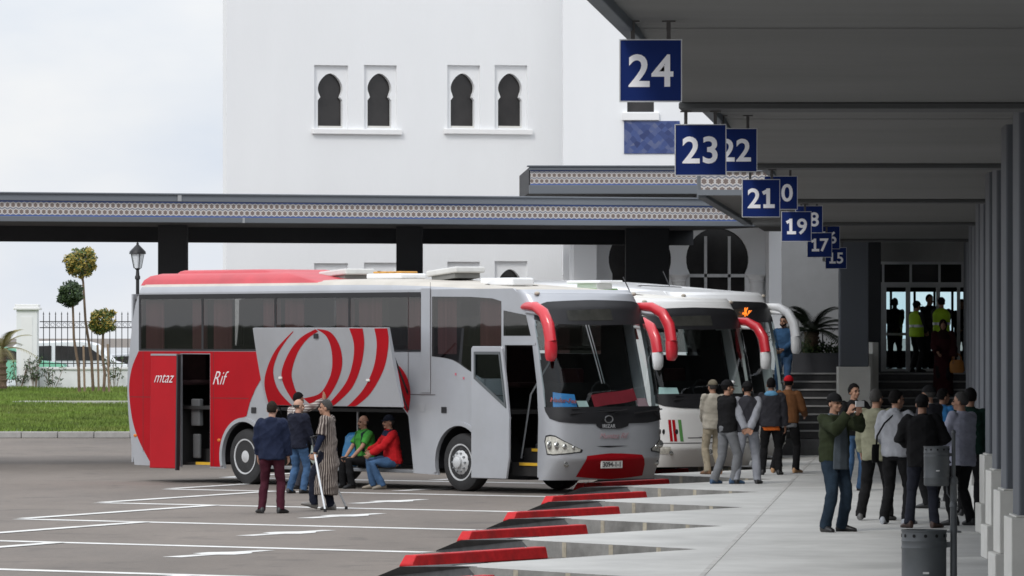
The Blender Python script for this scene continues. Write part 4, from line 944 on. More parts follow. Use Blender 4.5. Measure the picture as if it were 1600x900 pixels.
# livery lettering
SCR = mat('script_white', (.70, .66, .67), .5)
lettering('lettering', 'Rif', .36, SCR, (-6.97, -.010, 1.93), (1, 0, 0), (0, 0, 1), bus, shear=.5, bold=-.003)
lettering('lettering', 'n', .24, mat('script_faint', (.50, .10, .12), .5), (-8.24, -.010, 1.90), (1, 0, 0), (0, 0, 1), bus, shear=.4)
u1 = (FS(.53, .99) - FS(.43, .99)).normalized()
lettering('lettering', 'Mumtaz Rif', .135, mat('script_faded', (.40, .25, .27), .6), FS(.485, .995, .012), u1, (0, 0, 1), bus, shear=.45)
for x, z_ in ((.35, 1.90), (.55, 1.82), (.95, 1.70), (-.1, 2.05), (.12, 1.98)):
    flat('star_decal', [(x + (.035 if k % 2 else .014) * math.cos(k * .785), z_ + (.035 if k % 2 else .014) * math.sin(k * .785)) for k in range(8)], mat('pink_star', (.60, .10, .16), .5), bus)
for x, z_ in ((-5.9, 1.36), (-.42, 1.42)): MB().box(x - .07, x + .07, -.016, -.003, z_ - .055, z_ + .055).build('lock_plate', BLKP, bus, smooth=0, bevel=.008)
MB().box(-1.10, -.95, -.010, -.0035, 1.38, 1.52).build('filler_flap', SILV, bus, smooth=0, bevel=.005)
for x, z_ in ((-6.95, .80), (-9.55, .85)): MB().ell((x, -.006, z_), (.055, .012, .03), 10, 5).build('side_marker', RAMP, bus)
MB().box(-5.42, -1.28, -.01, .05, .30, .358).build('sill', METAL, bus, smooth=0, bevel=.008)
# rear door leaf: slid back and out
lf = thing
dl = MB(); Mleaf = Matrix(((1, -.10, .02, 0), (0, 1, -.10, 0), (0, 0, 1, 0), (0, 0, 0, 1)))
def leafbox(mb, x0, x1, y0, y1, z0, z1): return mb.box(x0, x1, y0, y1, z0, z1, Matrix(((1, 0, -.14, .32), (0, 1, .12, -.52), (0, 0, 1, 0), (0, 0, 0, 1))))
rd = leafbox(MB(), -8.73, -7.93, 0, .06, .27, 2.35).build('rear_door', REDP, bus, smooth=0, bevel=.015)
lettering('lettering', 'mtaz', .30, SCR, (-8.28, -.30, 1.94), (1, 0, 0), (-.14, .12, 1), rd, shear=.5, bold=-.003)
leafbox(MB(), -7.929, -7.89, -.005, .07, .24, 2.37).build('door_seal', BLKP, rd, smooth=0); leafbox(MB(), -8.73, -7.93, -.006, .066, 2.351, 2.385).build('door_cap', METAL, rd, smooth=0)
MB().box(-8.13, -7.24, .10, .9, .34, .38).box(-8.13, -7.24, .36, .9, .38, .62).box(-8.13, -7.24, .62, .9, .62, .92).build('door_step', DARKI, bus, smooth=0)
MB().box(-7.75, -7.24, .06, .10, .335, .385).build('step_edge', YEL, bus, smooth=0); MB().box(-7.55, -7.24, .32, .36, .80, .86).build('step_edge', YEL, bus, smooth=0)
MB().box(-7.98, -7.72, .12, .22, 1.05, 1.55).box(-7.95, -7.75, .14, .2, .45, .9).build('door_bin', mat('grey_plastic', (.12, .125, .13), .5), bus, smooth=0, bevel=.02)
# front door leaf
fd_o = [(.80, .26), (1.74, .26), (1.81, .6), (1.82, 1.3), (1.74, 1.9), (1.63, 2.50), (1.60, 2.54), (.84, 2.54), (.80, 2.5)]
fd_h = [(.88, 1.98), (1.75, 1.47), (1.67, 1.95), (1.58, 2.44), (.88, 2.44)]
fd = MB().prism(fd_o, [fd_h], O=(0, -.40, 0), D=(0, 1, 0), th=.05).build('front_door', SILV, bus, smooth=0, bevel=.01)
MB().prism(fd_h, O=(0, -.385, 0), D=(0, 1, 0), th=.012).build('door_glass', glass('door_tint', (.5, .55, .56)), fd, smooth=0)
MB().prism([(.80, 1.75), (.80, 2.55), (1.64, 2.55), (1.82, 1.38)] and fd_h, [[(.92, 2.02), (1.70, 1.56), (1.63, 1.95), (1.55, 2.40), (.92, 2.40)]], O=(0, -.404, 0), D=(0, -1, 0), th=.006).build('glass_frame', mat('frame_grey', (.09, .10, .105), .5), fd, smooth=0)
MB().tube([(1.1, -.38, .5), (1.1, -.2, .55), (1.3, .1, .55)], .02, 6).tube([(1.1, -.38, 1.3), (1.1, -.2, 1.3), (1.3, .1, 1.3)], .02, 6).build('door_hinge', BLKP, fd)
MB().prism([(1.20, .26), (1.20, 2.6), (2.06, 2.6), (2.06, 2.56), (1.245, 2.56), (1.245, .26)], O=(0, -.012, 0), D=(0, 1, 0), th=.010).build('door_frame', SILV, bus, smooth=0)
st = MB()
for k in range(4): st.box(1.28, 2.1, .12 + .28 * k, 1.0, .30 + .24 * k, .34 + .24 * (k + 1) - .045)
st.build('door_step', DARKI, bus, smooth=0)
for k in range(3): MB().box(1.5, 2.1, .10 + .28 * k, .125 + .28 * k, .50 + .24 * k - .02, .50 + .24 * k + .03).build('step_edge', YEL, bus, smooth=0)
MB().tube([(1.32, .3, .6), (1.34, .5, 1.7), (1.4, .9, 2.3)], .018, 6).build('grab_rail', METAL, bus)
MB().box(1.45, 1.62, .5, .62, .45, .85).build('waste_box', mat('bin_plastic', (.04, .045, .05), .5), bus, smooth=0, bevel=.02)
# luggage hold
MB().box(-5.46, -1.22, .05, 2.3, .33, .36).build('hold_floor', mat('hold_mat', (.10, .09, .085), .9), bus, smooth=0)
MB().box(-5.46, -1.22, 2.25, 2.3, .36, 1.36).build('hold_wall', DARKI, bus, smooth=0)
MB().tube([(-3.0, .12, .36), (-3.0, .12, 1.36)], .025, 8).build('hold_post', METAL, bus)
# raised flap with the painted rings
def FL(u, v, off=0.0):      # u along the coach, v from top to bottom
    top = Vector((-4.80 + 3.88 * u, -.85, 2.86)); bot = Vector((-4.73 + 3.90 * u, -.60, 1.475)); p = top.lerp(bot, v)
    return p + Vector((0, -.984, -.18)) * off
mb = MB(); n_ = 12
g0 = [[FL(i / n_, j / 6, .02 + .02 * math.sin(math.pi * j / 6)) for i in range(n_ + 1)] for j in range(7)]
g1 = [[FL(i / n_, j / 6, -.03) for i in range(n_ + 1)] for j in range(7)]
def slab(g0, g1):
    mb = MB(); ny_, nx_ = len(g0), len(g0[0]); vs = [p for r in g0 for p in r] + [p for r in g1 for p in r]; o = ny_ * nx_; fs = []
    for j in range(ny_ - 1):
        for i in range(nx_ - 1):
            a = j * nx_ + i; fs.append((a, a + 1, a + nx_ + 1, a + nx_)); fs.append((o + a, o + a + nx_, o + a + nx_ + 1, o + a + 1))
    rim = [j * nx_ for j in range(ny_)] + [(ny_ - 1) * nx_ + i for i in range(1, nx_)] + [j * nx_ + nx_ - 1 for j in range(ny_ - 2, -1, -1)] + [i for i in range(nx_ - 2, 0, -1)]
    for a, b in zip(rim, rim[1:] + rim[:1]): fs.append((a, b, o + b, o + a))
    return mb.add(vs, fs)
flap = slab(g0, g1).build('luggage_flap', SILV, bus, smooth=40)
def cu(x, y):
    v = (y - 270) / 285; return ((x - (512 + 33 * v)) / ((1005 + 45 * v) - (512 + 33 * v)), v)
def stripe(a, b):
    """two edges traced top to bottom in the picture of the flap"""
    A = smoothpoly([cu(*p) for p in a], 6); B = smoothpoly([cu(*p) for p in b], 6); mb = MB(); n_ = max(len(A), len(B))
    def rs(L_):
        out = []
        for k in range(n_):
            q = k * (len(L_) - 1) / (n_ - 1); i = min(int(q), len(L_) - 2); f = q - i; out.append((L_[i][0] * (1-f) + L_[i+1][0] * f, L_[i][1] * (1-f) + L_[i+1][1] * f))
        return out
    A, B = rs(A), rs(B); vs = []; fs = []
    for (ua, va), (ub, vb) in zip(A, B):
        for q in (0, .5, 1):
            u, v = ua * (1-q) + ub * q, va * (1-q) + vb * q; u = min(max(u, .002), .998); v = min(max(v, .003), .997); vs.append(FL(u, v, .0235 + .02 * math.sin(math.pi * v)))
    for k in range(n_ - 1):
        for q in (0, 1): a_ = 3 * k + q; fs.append((a_, a_ + 1, a_ + 4, a_ + 3))
    mb.add(vs, fs); return mb.build('red_ring', REDP, flap, smooth=60)
stripe([(662, 281), (600, 345), (562, 415), (546, 480), (556, 556)], [(664, 283), (632, 322), (602, 370), (583, 433), (598, 500), (645, 557)])
stripe([(745, 274), (690, 305), (645, 360), (615, 430), (620, 480), (645, 530), (668, 557)], [(755, 282), (715, 310), (678, 360), (653, 430), (656, 475), (668, 510), (690, 528)])
stripe([(750, 274), (785, 300), (803, 350), (803, 415), (785, 465), (750, 510), (690, 528)], [(752, 273), (800, 285), (833, 335), (841, 400), (820, 465), (775, 530), (720, 558)])
stripe([(868, 271), (885, 330), (878, 400), (850, 470), (785, 545)], [(916, 271), (922, 330), (908, 410), (870, 490), (798, 556)])
stripe([(958, 271), (967, 330), (955, 410), (915, 490), (850, 557)], [(1008, 271), (1008, 340), (990, 420), (940, 505), (880, 557)])
for u, v in ((.47, .10),): MB().box(-.06, .06, -.012, .002, -.045, .045, Matrix.Translation(FL(u, v, .035))).build('flap_lock', BLKP, flap, smooth=0, bevel=.006)
for u, v in ((.155, .64), (.80, .66)): MB().box(-.045, .045, -.02, .004, -.02, .02, Matrix.Translation(FL(u, v, .045))).build('flap_catch', STONE, flap, smooth=0, bevel=.006)
for x, u in ((-5.2, .03), (-1.5, .97)):
    MB().tube([Vector((x, .10, 1.30)), FL(u, .55, -.04)], .016, 6).tube([Vector((x, .10, 1.60)), FL(u, .2, -.04)], .02, 6).build('flap_strut', BLKP, flap)
# roof pods and hatches
def pod(name, m, x0, x1, y0, y1, z0, h, ins, front=0.0, par=bus, rz_=0):
    rings = []
    for d, k in ((0, 0), (ins * .15, .45), (ins * .45, .8), (ins, 1.0)):
        pts = []
        for cx, cy, a0 in ((x1 - .15, y0 + .15, -90), (x1 - .15, y1 - .15, 0), (x0 + .15, y1 - .15, 90), (x0 + .15, y0 + .15, 180)):
            for q in range(5):
                a = R(a0 + q * 22.5); pts.append((cx + .15 * math.cos(a), cy + .15 * math.sin(a)))
        cx, cy = (x0 + x1) / 2, (y0 + y1) / 2
        rings.append([Vector((cx + (x - cx) * (1 - d / (x1 - x0) * 2) - (front * k if x > cx else 0), cy + (y - cy) * (1 - d / (y1 - y0) * 2), z0 + h * k)) for x, y in pts])
    return MB().loft(rings).build(name, m, par, smooth=40)
pod('roof_pod', PINKT, -9.62, -3.9, .10, 2.40, 3.66, .22, .30, 1.2)
pod('roof_pod', PINKT, -8.9, -5.6, .40, 2.10, 3.84, .10, .12, .5)
hm = mat('grey_hatch', (.62, .62, .60), .6, var=.1, scale=3)
def hatch(x0, x1, zb, tilt, m):
    hw = .34
    M_ = Matrix.Translation((x0, 1.25, zb)) @ Matrix.Rotation(-tilt, 4, 'Y'); MB().box(0, x1 - x0, -hw, hw, -.02, .085, M_).build('roof_hatch', m, bus, smooth=0, bevel=.025)
    MB().box(.1, x1 - x0 - .1, -hw + .05, hw - .05, -.11, -.021, M_).build('hatch_curb', mat('hatch_curb_grey', (.20, .20, .19), .7), bus, smooth=0)
hatch(-5.15, -4.35, 3.80, .07, hm); hatch(-2.05, -1.2, 3.79, .09, hm)
MB().box(-3.75, -2.75, .9, 1.5, 3.74, 3.84).build('roof_vent', WTOP, bus, smooth=0, bevel=.03)
mb = MB()
for k in range(4): mb.box(-3.68 + .22 * k, -3.53 + .22 * k, 1.0, 1.4, 3.841, 3.88)
mb.build('vent_cap', mat('orange_tarp', (.55, .28, .06), .7, var=.2), bus, smooth=0, bevel=.02)
MB().box(-.65, .25, 1.0, 1.5, 3.60, 3.74).build('roof_vent', WTOP, bus, smooth=0, bevel=.03)
# white coach extras
u2 = (FS(.53, 1.0) - FS(.43, 1.0)).normalized()
for a, m in ((.20, REDP), (.235, REDP), (.285, mat('green_stripe', (.10, .28, .08), .4))): patch([(a, .74), (a + .025, .74), (a + .005, 1.16), (a - .02, 1.16)], .006, 6, 10).build('front_stripe', m, bus2, smooth=60)
lettering('badge_letters', 'MAN', .15, INK, FS(.60, 1.26, .012), u2, (0, 0, 1), bus2, bold=.006, spacing=1.5)
for s_ in (.10, .14, .255): MB().ell(FS(s_, .93, .004), (.015, .045, .05), 12, 5).build('round_lamp', BLKP, bus2)
patch([(.02, .70), (.98, .70), (.98, .715), (.02, .715)], .004, 40, 2).build('bumper_gap', BLKP, bus2, smooth=60)
patch([(.34, .80), (.75, .80), (.75, .815), (.34, .815)], .004, 30, 2).build('bumper_gap', BLKP, bus2, smooth=60)
MB().box(-1.5, -.5, .9, 1.6, 3.60, 3.73).build('roof_flash', mat('lime_paint', (.20, .42, .09), .5), bus2, smooth=0, bevel=.02)
MB().box(-1.3, -.3, .95, 1.55, 3.83, 3.89).box(-1.1, -.5, 1.05, 1.45, 3.70, 3.829).build('roof_hatch', WTOP, bus2, smooth=0, bevel=.02)
for b_ in (bus2, bus3): MB().tube([(.3, 1.2, 3.66), (.1, 1.2, 3.95)], .012, 5).build('aerial', BLKP, b_)
LEDO = emit('led_orange', (1, .22, .02), 1.6)
u3 = (FS(.80, 3.1) - FS(.70, 3.1)).normalized()
lettering('led_text', '-Kep', .24, LEDO, FS(.555, 3.10, .03), u3, (0, 0, 1), bus3, bold=.008)
# cards and cloth lying behind the windscreens are things of their own
def on_dash(name, label, cat, b, m, s0, s1, z0, z1, off=-.05, dz=0.0, text=None, tm=None):
    mb = MB(); n_ = 8
    g = [[b.matrix_basis @ FS(s0 + (s1 - s0) * i / n_, z0 + (z1 - z0) * j / 3 + dz * i / n_, off - .02 * j) for i in range(n_ + 1)] for j in range(4)]
    h = [[p - b.matrix_basis.to_3x3() @ Vector((.008, 0, 0)) for p in r] for r in g]
    o = slab(g, h).build(name, m, None, smooth=50); tag(o, label, cat)
    if text:
        c = b.matrix_basis @ FS((s0 + s1) / 2, (z0 + z1) / 2 + dz / 2, off - .005); u_ = b.matrix_basis.to_3x3() @ (FS(s1, z0 + dz) - FS(s0, z0)).normalized()
        lettering('card_text', text, .105, tm, c, u_, (0, 0, 1), o, shear=.2, bold=.003)
    return o
bpy.context.view_layer.update()
on_dash('destination_card', 'blue destination card behind the windscreen of the silver coach', 'card', bus, mat('card_blue', (.045, .25, .60), .6, var=.2, scale=6), .10, .31, 1.50, 1.76, -.03, -.03, 'Nador-Fes', mat('card_red', (.42, .10, .10), .6))
on_dash('dash_cloth', 'dark red cloth spread on the dashboard of the silver coach', 'cloth', bus, mat('maroon_cloth', (.30, .016, .03), .9, var=.2), .42, .60, 1.50, 1.72, -.05, .12)
on_dash('dash_cloth', 'pale pink end of cloth at the right of the silver coach dashboard', 'cloth', bus, mat('pink_cloth', (.60, .36, .40), .9), .605, .70, 1.50, 1.66, -.05)
on_dash('dash_papers', 'small pale papers beside the blue card on the dashboard', 'papers', bus, mat('pale_paper', (.50, .60, .58), .7), .32, .385, 1.50, 1.62, -.03)
on_dash('destination_card', 'pale turquoise route card behind the windscreen of the white coach', 'card', bus2, mat('card_pale', (.62, .80, .77), .7), .10, .30, 1.66, 1.80, -.03)
on_dash('destination_card', 'lower pale card with orange writing in the white coach windscreen', 'card', bus2, mat('card_white', (.74, .80, .77), .7), .10, .30, 1.47 + .06, 1.645, -.025, 0, 'Tetouan', mat('card_orange', (.5, .2, .08), .6))
# bags in the hold
def bag(name, label, cat, x, y, z, r, m, seed):
    rnd = random.Random(seed); M_ = bus.matrix_basis; mb = MB(); rings = []
    for k in range(9):
        ph = -math.pi / 2 + math.pi * k / 8; rr = max(.05, math.cos(ph) ** .5 if math.cos(ph) > 0 else .05)
        rings.append([M_ @ Vector((x + r[0] * rr * math.cos(a) * (1 + .12 * math.sin(3 * a + k)), y + r[1] * rr * math.sin(a) * (1 + .1 * math.sin(2 * a + k * 2)), z + r[2] * (1 + math.sin(ph)))) for a in [2 * math.pi * i / 16 for i in range(16)]])
    o = mb.loft(rings).build(name, m, None, smooth=60); return tag(o, label, cat)
bag('blue_bundle', 'blue plastic bundle in the luggage hold behind the seated men', 'bundle', -3.25, .35, .365, (.33, .28, .32), mat('blue_plastic', (.03, .20, .42), .4, var=.2), 1)
bag('shopping_bag', 'pale plastic shopping bag in the luggage hold next to the striped robe', 'bag', -4.35, .30, .365, (.18, .16, .22), mat('white_plastic', (.45, .50, .45), .45, var=.3, scale=8), 2)
# ------------------------------------------------------------------ people
PEND = []
def remeshed(mb, name, m, parent, voxel, smooth=3, fold=0.0, seed=0, freq=9.0):
    me = bpy.data.meshes.new(name); me.from_pydata(mb.v, [], mb.f); me.update()
    bm = bmesh.new(); bm.from_mesh(me); bmesh.ops.recalc_face_normals(bm, faces=bm.faces); bm.to_mesh(me); bm.free()
    o = bpy.data.objects.new(name, me); COL.objects.link(o); o.parent = parent
    r = o.modifiers.new('remesh', 'REMESH'); r.mode = 'VOXEL'; r.voxel_size = voxel; r.use_smooth_shade = True
    if smooth: s_ = o.modifiers.new('smooth', 'SMOOTH'); s_.iterations = smooth; s_.factor = .5
    PEND.append((o, m, fold, seed, freq)); return o
def finish_people():
    dg = bpy.context.evaluated_depsgraph_get(); done = []
    for o, m, fold, seed, freq in PEND: done.append(bpy.data.meshes.new_from_object(o.evaluated_get(dg)))
    for (o, m, fold, seed, freq), me in zip(PEND, done):
        old = o.data; nm = o.name; o.modifiers.clear(); o.data = me; bpy.data.meshes.remove(old); me.name = nm
        n_ = len(me.vertices); co = np.empty(n_ * 3, np.float32); me.vertices.foreach_get('co', co); co = co.reshape(-1, 3)
        if fold:
            no_ = np.empty(n_ * 3, np.float32); me.vertices.foreach_get('normal', no_); no_ = no_.reshape(-1, 3)
            rg = np.random.default_rng(seed); d = np.zeros(n_)
            for k in range(9):
                w = rg.normal(0, 1, 3) * np.array([1, 1, 1.5]); w = w / np.linalg.norm(w) * freq * rg.uniform(.7, 3.0); ph = rg.uniform(0, 6.28)
                wob = .6 * np.sin(co @ (rg.normal(0, 1, 3) * freq * .5) + rg.uniform(0, 6.28))
                d += (1 - np.abs(np.sin(co @ w + ph + wob))) ** 2 * rg.uniform(.4, 1) * (freq / np.linalg.norm(w)) ** .5
            co = co + no_ * ((d - d.mean()) * fold)[:, None]; me.vertices.foreach_set('co', co.astype(np.float32).ravel())
        me.materials.clear(); me.materials.append(m); me.shade_smooth(); me.update()
    PEND.clear()

def skin(n, c): return mat('skin_' + n, c, .55, var=.10, scale=9, spec=.3)
SK = {'a': skin('tan', (.36, .20, .135)), 'b': skin('brown', (.26, .135, .085)), 'c': skin('light', (.44, .26, .19))}
def cloth(n, c, rough=.9, var=.16, scale=7): return mat('cloth_' + n, c, rough, var=var, scale=scale, bump=.25, bscale=220, spec=.12)
HAIRS = {'black': mat('hair_black', (.010, .009, .009), .8, var=.3, scale=60, bump=.5, bscale=90, spec=.08), 'grey': mat('hair_grey', (.040, .038, .036), .8, var=.4, scale=60, bump=.5, bscale=90), 'brown': mat('hair_brown', (.026, .020, .016), .8, var=.3, scale=60, bump=.5, bscale=90, spec=.08)}
EYE = mat('eye_dark', (.02, .015, .012), .25); LIP = mat('lip', (.22, .09, .075), .5); BROW = mat('brow_hair', (.02, .016, .014), .8)
SOLE = mat('shoe_black', (.015, .015, .016), .45, var=.2)

def ik(a, c, l1, l2, hint):
    d = c - a; L_ = min(d.length, (l1 + l2) * .995); dn = d.normalized(); c = a + dn * L_
    x = (l1*l1 - l2*l2 + L_*L_) / (2*L_); h = math.sqrt(max(l1*l1 - x*x, 0)); hv = Vector(hint); hv = hv - dn * hv.dot(dn)
    if hv.length < 1e-4: hv = dn.orthogonal()
    return a + dn * x + hv.normalized() * h, c

def person(label, loc, yaw, h=1.75, pose=None, fit=None, group=None, vox=.009):
    """local axes: +y is where the chest points, +x the person's right... built at 1.75 m and scaled"""
    pose = pose or {}; fit = fit or {}; seed = abs(hash(label)) % 9973 if False else sum(ord(c) * (i + 1) for i, c in enumerate(label)) % 9973
    t = thing('person', label, 'person', loc, -R(yaw), group); k = h / 1.75; t.scale = (k, k, k)
    V = Vector; seat = pose.get('seat'); lean = pose.get('lean', 0.0); bulk = fit.get('bulk', 1.0)
    pel = V((pose.get('shift', 0), 0, .93)) if not seat else V((0, 0, seat + .11))
    sp = 0.0
    def up(z, y=0.0, x=0.0):         # a point of the trunk, z above the pelvis at its standing height .93
        zz = z - .93; return V((pel.x + x, pel.y + y + math.sin(lean) * zz, pel.z + math.cos(lean) * zz))
    hips = [V((pel.x + s_ * .09, pel.y, pel.z - .03)) for s_ in (1, -1)]
    st = pose.get('feet', [(.11, .02, 0), (-.11, -.02, 0)])
    ank = [V((f[0], f[1] - .05, .075 + (f[2] if len(f) > 2 else 0))) for f in st]
    sho = [up(1.42, -.01, s_ * .185) for s_ in (1, -1)]
    arms = pose.get('hands', [(.27, .05, .80), (-.27, .05, .80)]); hints = pose.get('elbow', [(.5, -1, -.3), (-.5, -1, -.3)])
    knees = []; ankles = []
    for i in range(2):
        kn, an = ik(hips[i], ank[i], .43, .43, (pose.get('knee_out', .06) * (1, -1)[i], 1, 0)); knees.append(kn); ankles.append(an)
    elb = []; wri = []
    for i in range(2):
        e, w = ik(sho[i], V(arms[i]) if not seat else V(arms[i]), .29, .26, hints[i]); elb.append(e); wri.append(w)
    hy, hp = R(pose.get('head_yaw', 0)), R(pose.get('head_pitch', 0)); nk = up(1.47, 0)
    HM = Matrix.Rotation(-hy, 3, 'Z') @ Matrix.Rotation(-hp, 3, 'X')
    hc = up(1.50, .015)
    def hd(x, y, z): return hc + HM @ V((x, y, z))
    # ---- body: one continuous surface
    b = MB()
    def ring(c, rx, ry, n=16, p=2.4):
        out = []
        for i in range(n):
            a = 2*math.pi*i/n; ca, sa = math.cos(a), math.sin(a); out.append(V(c) + V((rx*math.copysign(abs(ca)**(2/p), ca), ry*math.copysign(abs(sa)**(2/p), sa), 0)))
        return out
    def trunk(mb, rows, grow=0.0, bul=1.0):
        mb.loft([ring(up(z, y), rx * bul + grow, ry * bul + grow) for z, rx, ry, y in rows])
    TR = [(.86, .12, .085, 0), (.93, .155, .105, 0), (1.02, .150, .10, .0), (1.12, .145, .10, .005), (1.24, .155, .108, .005), (1.34, .165, .108, 0), (1.41, .15, .09, -.01), (1.455, .09, .065, -.01), (1.48, .055, .05, -.005)]
    trunk(b, TR)
    b.tube([up(1.44, -.01), up(1.50, .0), hd(0, .0, .07)], [.062, .057, .056], 12)
    b.ell(hd(0, -.008, .145), (.074, .094, .098), 18, 12, HM); b.ell(hd(0, .028, .075), (.057, .068, .068), 16, 10, HM); b.ell(hd(0, .062, .035), (.032, .030, .026), 12, 8, HM)
    b.tube([hd(0, .088, .128), hd(0, .108, .095), hd(0, .104, .085)], [.010, .017, .014], 8, round_ends=True)
    for s_ in (1, -1):
        b.ell(hd(s_ * .077, -.005, .105), (.012, .022, .032), 8, 6, HM); b.ell(hd(s_ * .035, .078, .139), (.026, .014, .009), 8, 6, HM); b.ell(hd(s_ * .038, .066, .085), (.024, .024, .022), 8, 6, HM)
    for i in range(2):
        b.tube([sho[i], sho[i].lerp(elb[i], .5), elb[i], elb[i].lerp(wri[i], .35), wri[i]], [.046, .043, .037, .037, .027], 12, round_ends=True)
        b.tube([hips[i], hips[i].lerp(knees[i], .5), knees[i], knees[i].lerp(ankles[i], .35), ankles[i]], [.085, .07, .052, .054, .036], 12, round_ends=True)
        # hand: palm, four unequal fingers, thumb from the side of the palm
        fd = (wri[i] - elb[i]).normalized(); hdv = pose.get('hand_dir', [None, None])[i]
        d = V(hdv).normalized() if hdv else (fd + V((0, .15, -.1))).normalized()
        pn = pose.get('palm', [None, None])[i]; sx = (1, -1)[i]
        pn = V(pn) if pn else V((-sx, .15, 0)); pn = (pn - d * pn.dot(d)); pn = pn.normalized() if pn.length > .05 else d.orthogonal().normalized()
        sd_ = d.cross(pn).normalized();                                     # across the knuckles
        thumb_side = V((0, 1, .2)) if abs(sd_.y) > .3 else V((-sx, 0, .3))
        if sd_.dot(thumb_side) < 0: sd_ = -sd_
        w0 = wri[i]; cl = pose.get('curl', [.5, .5])[i]
        rings = []
        for q, wd, tk in ((-.01, .026, .02), (.02, .034, .017), (.06, .042, .016), (.092, .042, .013), (.10, .038, .010)):
            c_ = w0 + d * q; rings.append([c_ + sd_ * wd * math.cos(a) + pn * tk * math.sin(a) for a in [2*math.pi*j/12 for j in range(12)]])
        b.loft(rings)
        for j, (o_, ln) in enumerate(((.032, .070), (.011, .079), (-.011, .074), (-.032, .058))):
            p0 = w0 + d * .085 + sd_ * o_; a1, a2, a3 = cl * .7, cl * 1.6, cl * 2.3; spread = sd_ * (o_ * .9)
            u = lambda a: d * math.cos(a) + pn * math.sin(a)
            p1 = p0 + u(a1) * ln * .48 + spread * .25; p2 = p1 + u(a2) * ln * .32; p3 = p2 + u(a3) * ln * .22
            b.tube([p0, p1, p2, p3], [.0098, .0092, .0085, .0075], 8, round_ends=True)
        p0 = w0 + d * .028 + sd_ * .026; p1 = p0 + (d * .6 + sd_ * .75 + pn * .25).normalized() * .042; p2 = p1 + (d * .9 + sd_ * .15 + pn * .4 * cl).normalized() * .034
        b.tube([p0, p1, p2], [.014, .0115, .009], 8, round_ends=True)
        b.tube([ankles[i], ankles[i] + V((0, .03, -.03))], [.034, .028], 8, round_ends=True)
    remeshed(b, 'body', SK[fit.get('skin', 'a')], t, vox * .82, 2)
    # ---- face
    if fit.get('face'):
        for s_ in (1, -1):
            MB().ell(hd(s_ * .033, .086, .122), (.014, .010, .0075), 8, 6, HM).build('eye', EYE, t); MB().tube([hd(s_ * .014, .094, .141), hd(s_ * .034, .094, .148), hd(s_ * .054, .084, .143)], [.005, .006, .004], 6).build('eyebrow', BROW, t)
        MB().tube([hd(-.026, .086, .055), hd(0, .098, .053), hd(.026, .086, .055)], [.003, .007, .003], 6).build('mouth', LIP, t)
        if fit.get('beard'):
            mb = MB()
            for a in range(-80, 81, 10): q = R(a); mb.ell(hd(.060 * math.sin(q), .03 + .056 * math.cos(q), .040 - .012 * math.cos(q) + .035 * abs(math.sin(q))), (.018, .018, .024), 8, 6)
            remeshed(mb, 'beard', HAIRS.get(fit.get('hair', 'black'), HAIRS['black']), t, .008, 2)
        if fit.get('moustache'): MB().tube([hd(-.030, .090, .066), hd(0, .104, .071), hd(.030, .090, .066)], [.005, .010, .005], 6).build('moustache', HAIRS.get(fit.get('hair', 'black'), HAIRS['black']), t)
    # ---- hair and hats
    hair = fit.get('hair', 'black')
    def shell(name, m, rx, ry, rz_, cz, test, dy=-.010, n=28, mm=18):
        mb = MB(); mb.ell((0, 0, 0), (rx, ry, rz_), n, mm); keep = []
        for f in mb.f:
            if len(f) > 4: continue
            c = sum((V(mb.v[i]) for i in f), V()) / len(f)
            if test(c.x / rx, c.y / ry, c.z / rz_): keep.append(f)
        if name == 'hair': rj = random.Random(seed); mb.v = [tuple(V(p) * (1 + rj.uniform(-.03, .035))) for p in mb.v]
        mb.v = [tuple(hd(0, dy, cz) + HM @ V(p)) for p in mb.v]; mb.f = keep; mb.m = [0] * len(keep)
        o = mb.build(name, m, t, smooth=70); s_ = o.modifiers.new('thickness', 'SOLIDIFY'); s_.thickness = .008; return o
    if hair == 'bald': shell('hair', HAIRS['grey'], .0765, .097, .097, .142, lambda x, y, z: z < .05 and z > -.45 and y < .05)
    elif hair and hair != 'none': shell('hair', HAIRS[hair], .082, .103, .108, .146, lambda x, y, z: (z > -.05 + .62 * max(y, 0) + .1 * abs(x) and not (y > .55 and z < .55)) or (y < -.12 and z > -.62) or (abs(x) > .8 and z > -.3 and y < .12))
    cap = fit.get('cap')
    if cap:
        o = shell('cap', cloth('cap_' + cap[0], cap[1]), .091, .112, .105, .152, lambda x, y, z: z > .06)
        mb = MB(); n_ = 12; fr_, bk = [], []
        bl = cap[2] if len(cap) > 2 else .075
        if bl:
            for j in range(n_ + 1):
                a = R(-68 + 136 * j / n_); x, y = .089 * math.sin(a), .108 * math.cos(a) - .01; fr_.append((x, y)); bk.append((x * 1.0, y + bl * math.cos(a * 1.1)))
            vs = [hd(x, y, .158) for x, y in fr_] + [hd(x, y, .147) for x, y in bk]; vs += [p + V((0, 0, -.006)) for p in vs]; o_ = 2 * (n_ + 1); fs = []
            for j in range(n_): fs += [(j, j + 1, n_ + 2 + j, n_ + 1 + j), (o_ + j, o_ + n_ + 1 + j, o_ + n_ + 2 + j, o_ + j + 1), (n_ + 1 + j, n_ + 2 + j, o_ + n_ + 2 + j, o_ + n_ + 1 + j)]
            mb.add(vs, fs).build('brim', cloth('cap_' + cap[0], cap[1]), o, smooth=60)
        if len(cap) > 3: MB().ell(hd(0, .085, .205), (.05, .04, .035), 12, 8, HM).build('cap_front', cloth('cap_front_' + cap[0], cap[3]), o)
    # ---- trousers, shoes
    tr = fit.get('trousers')
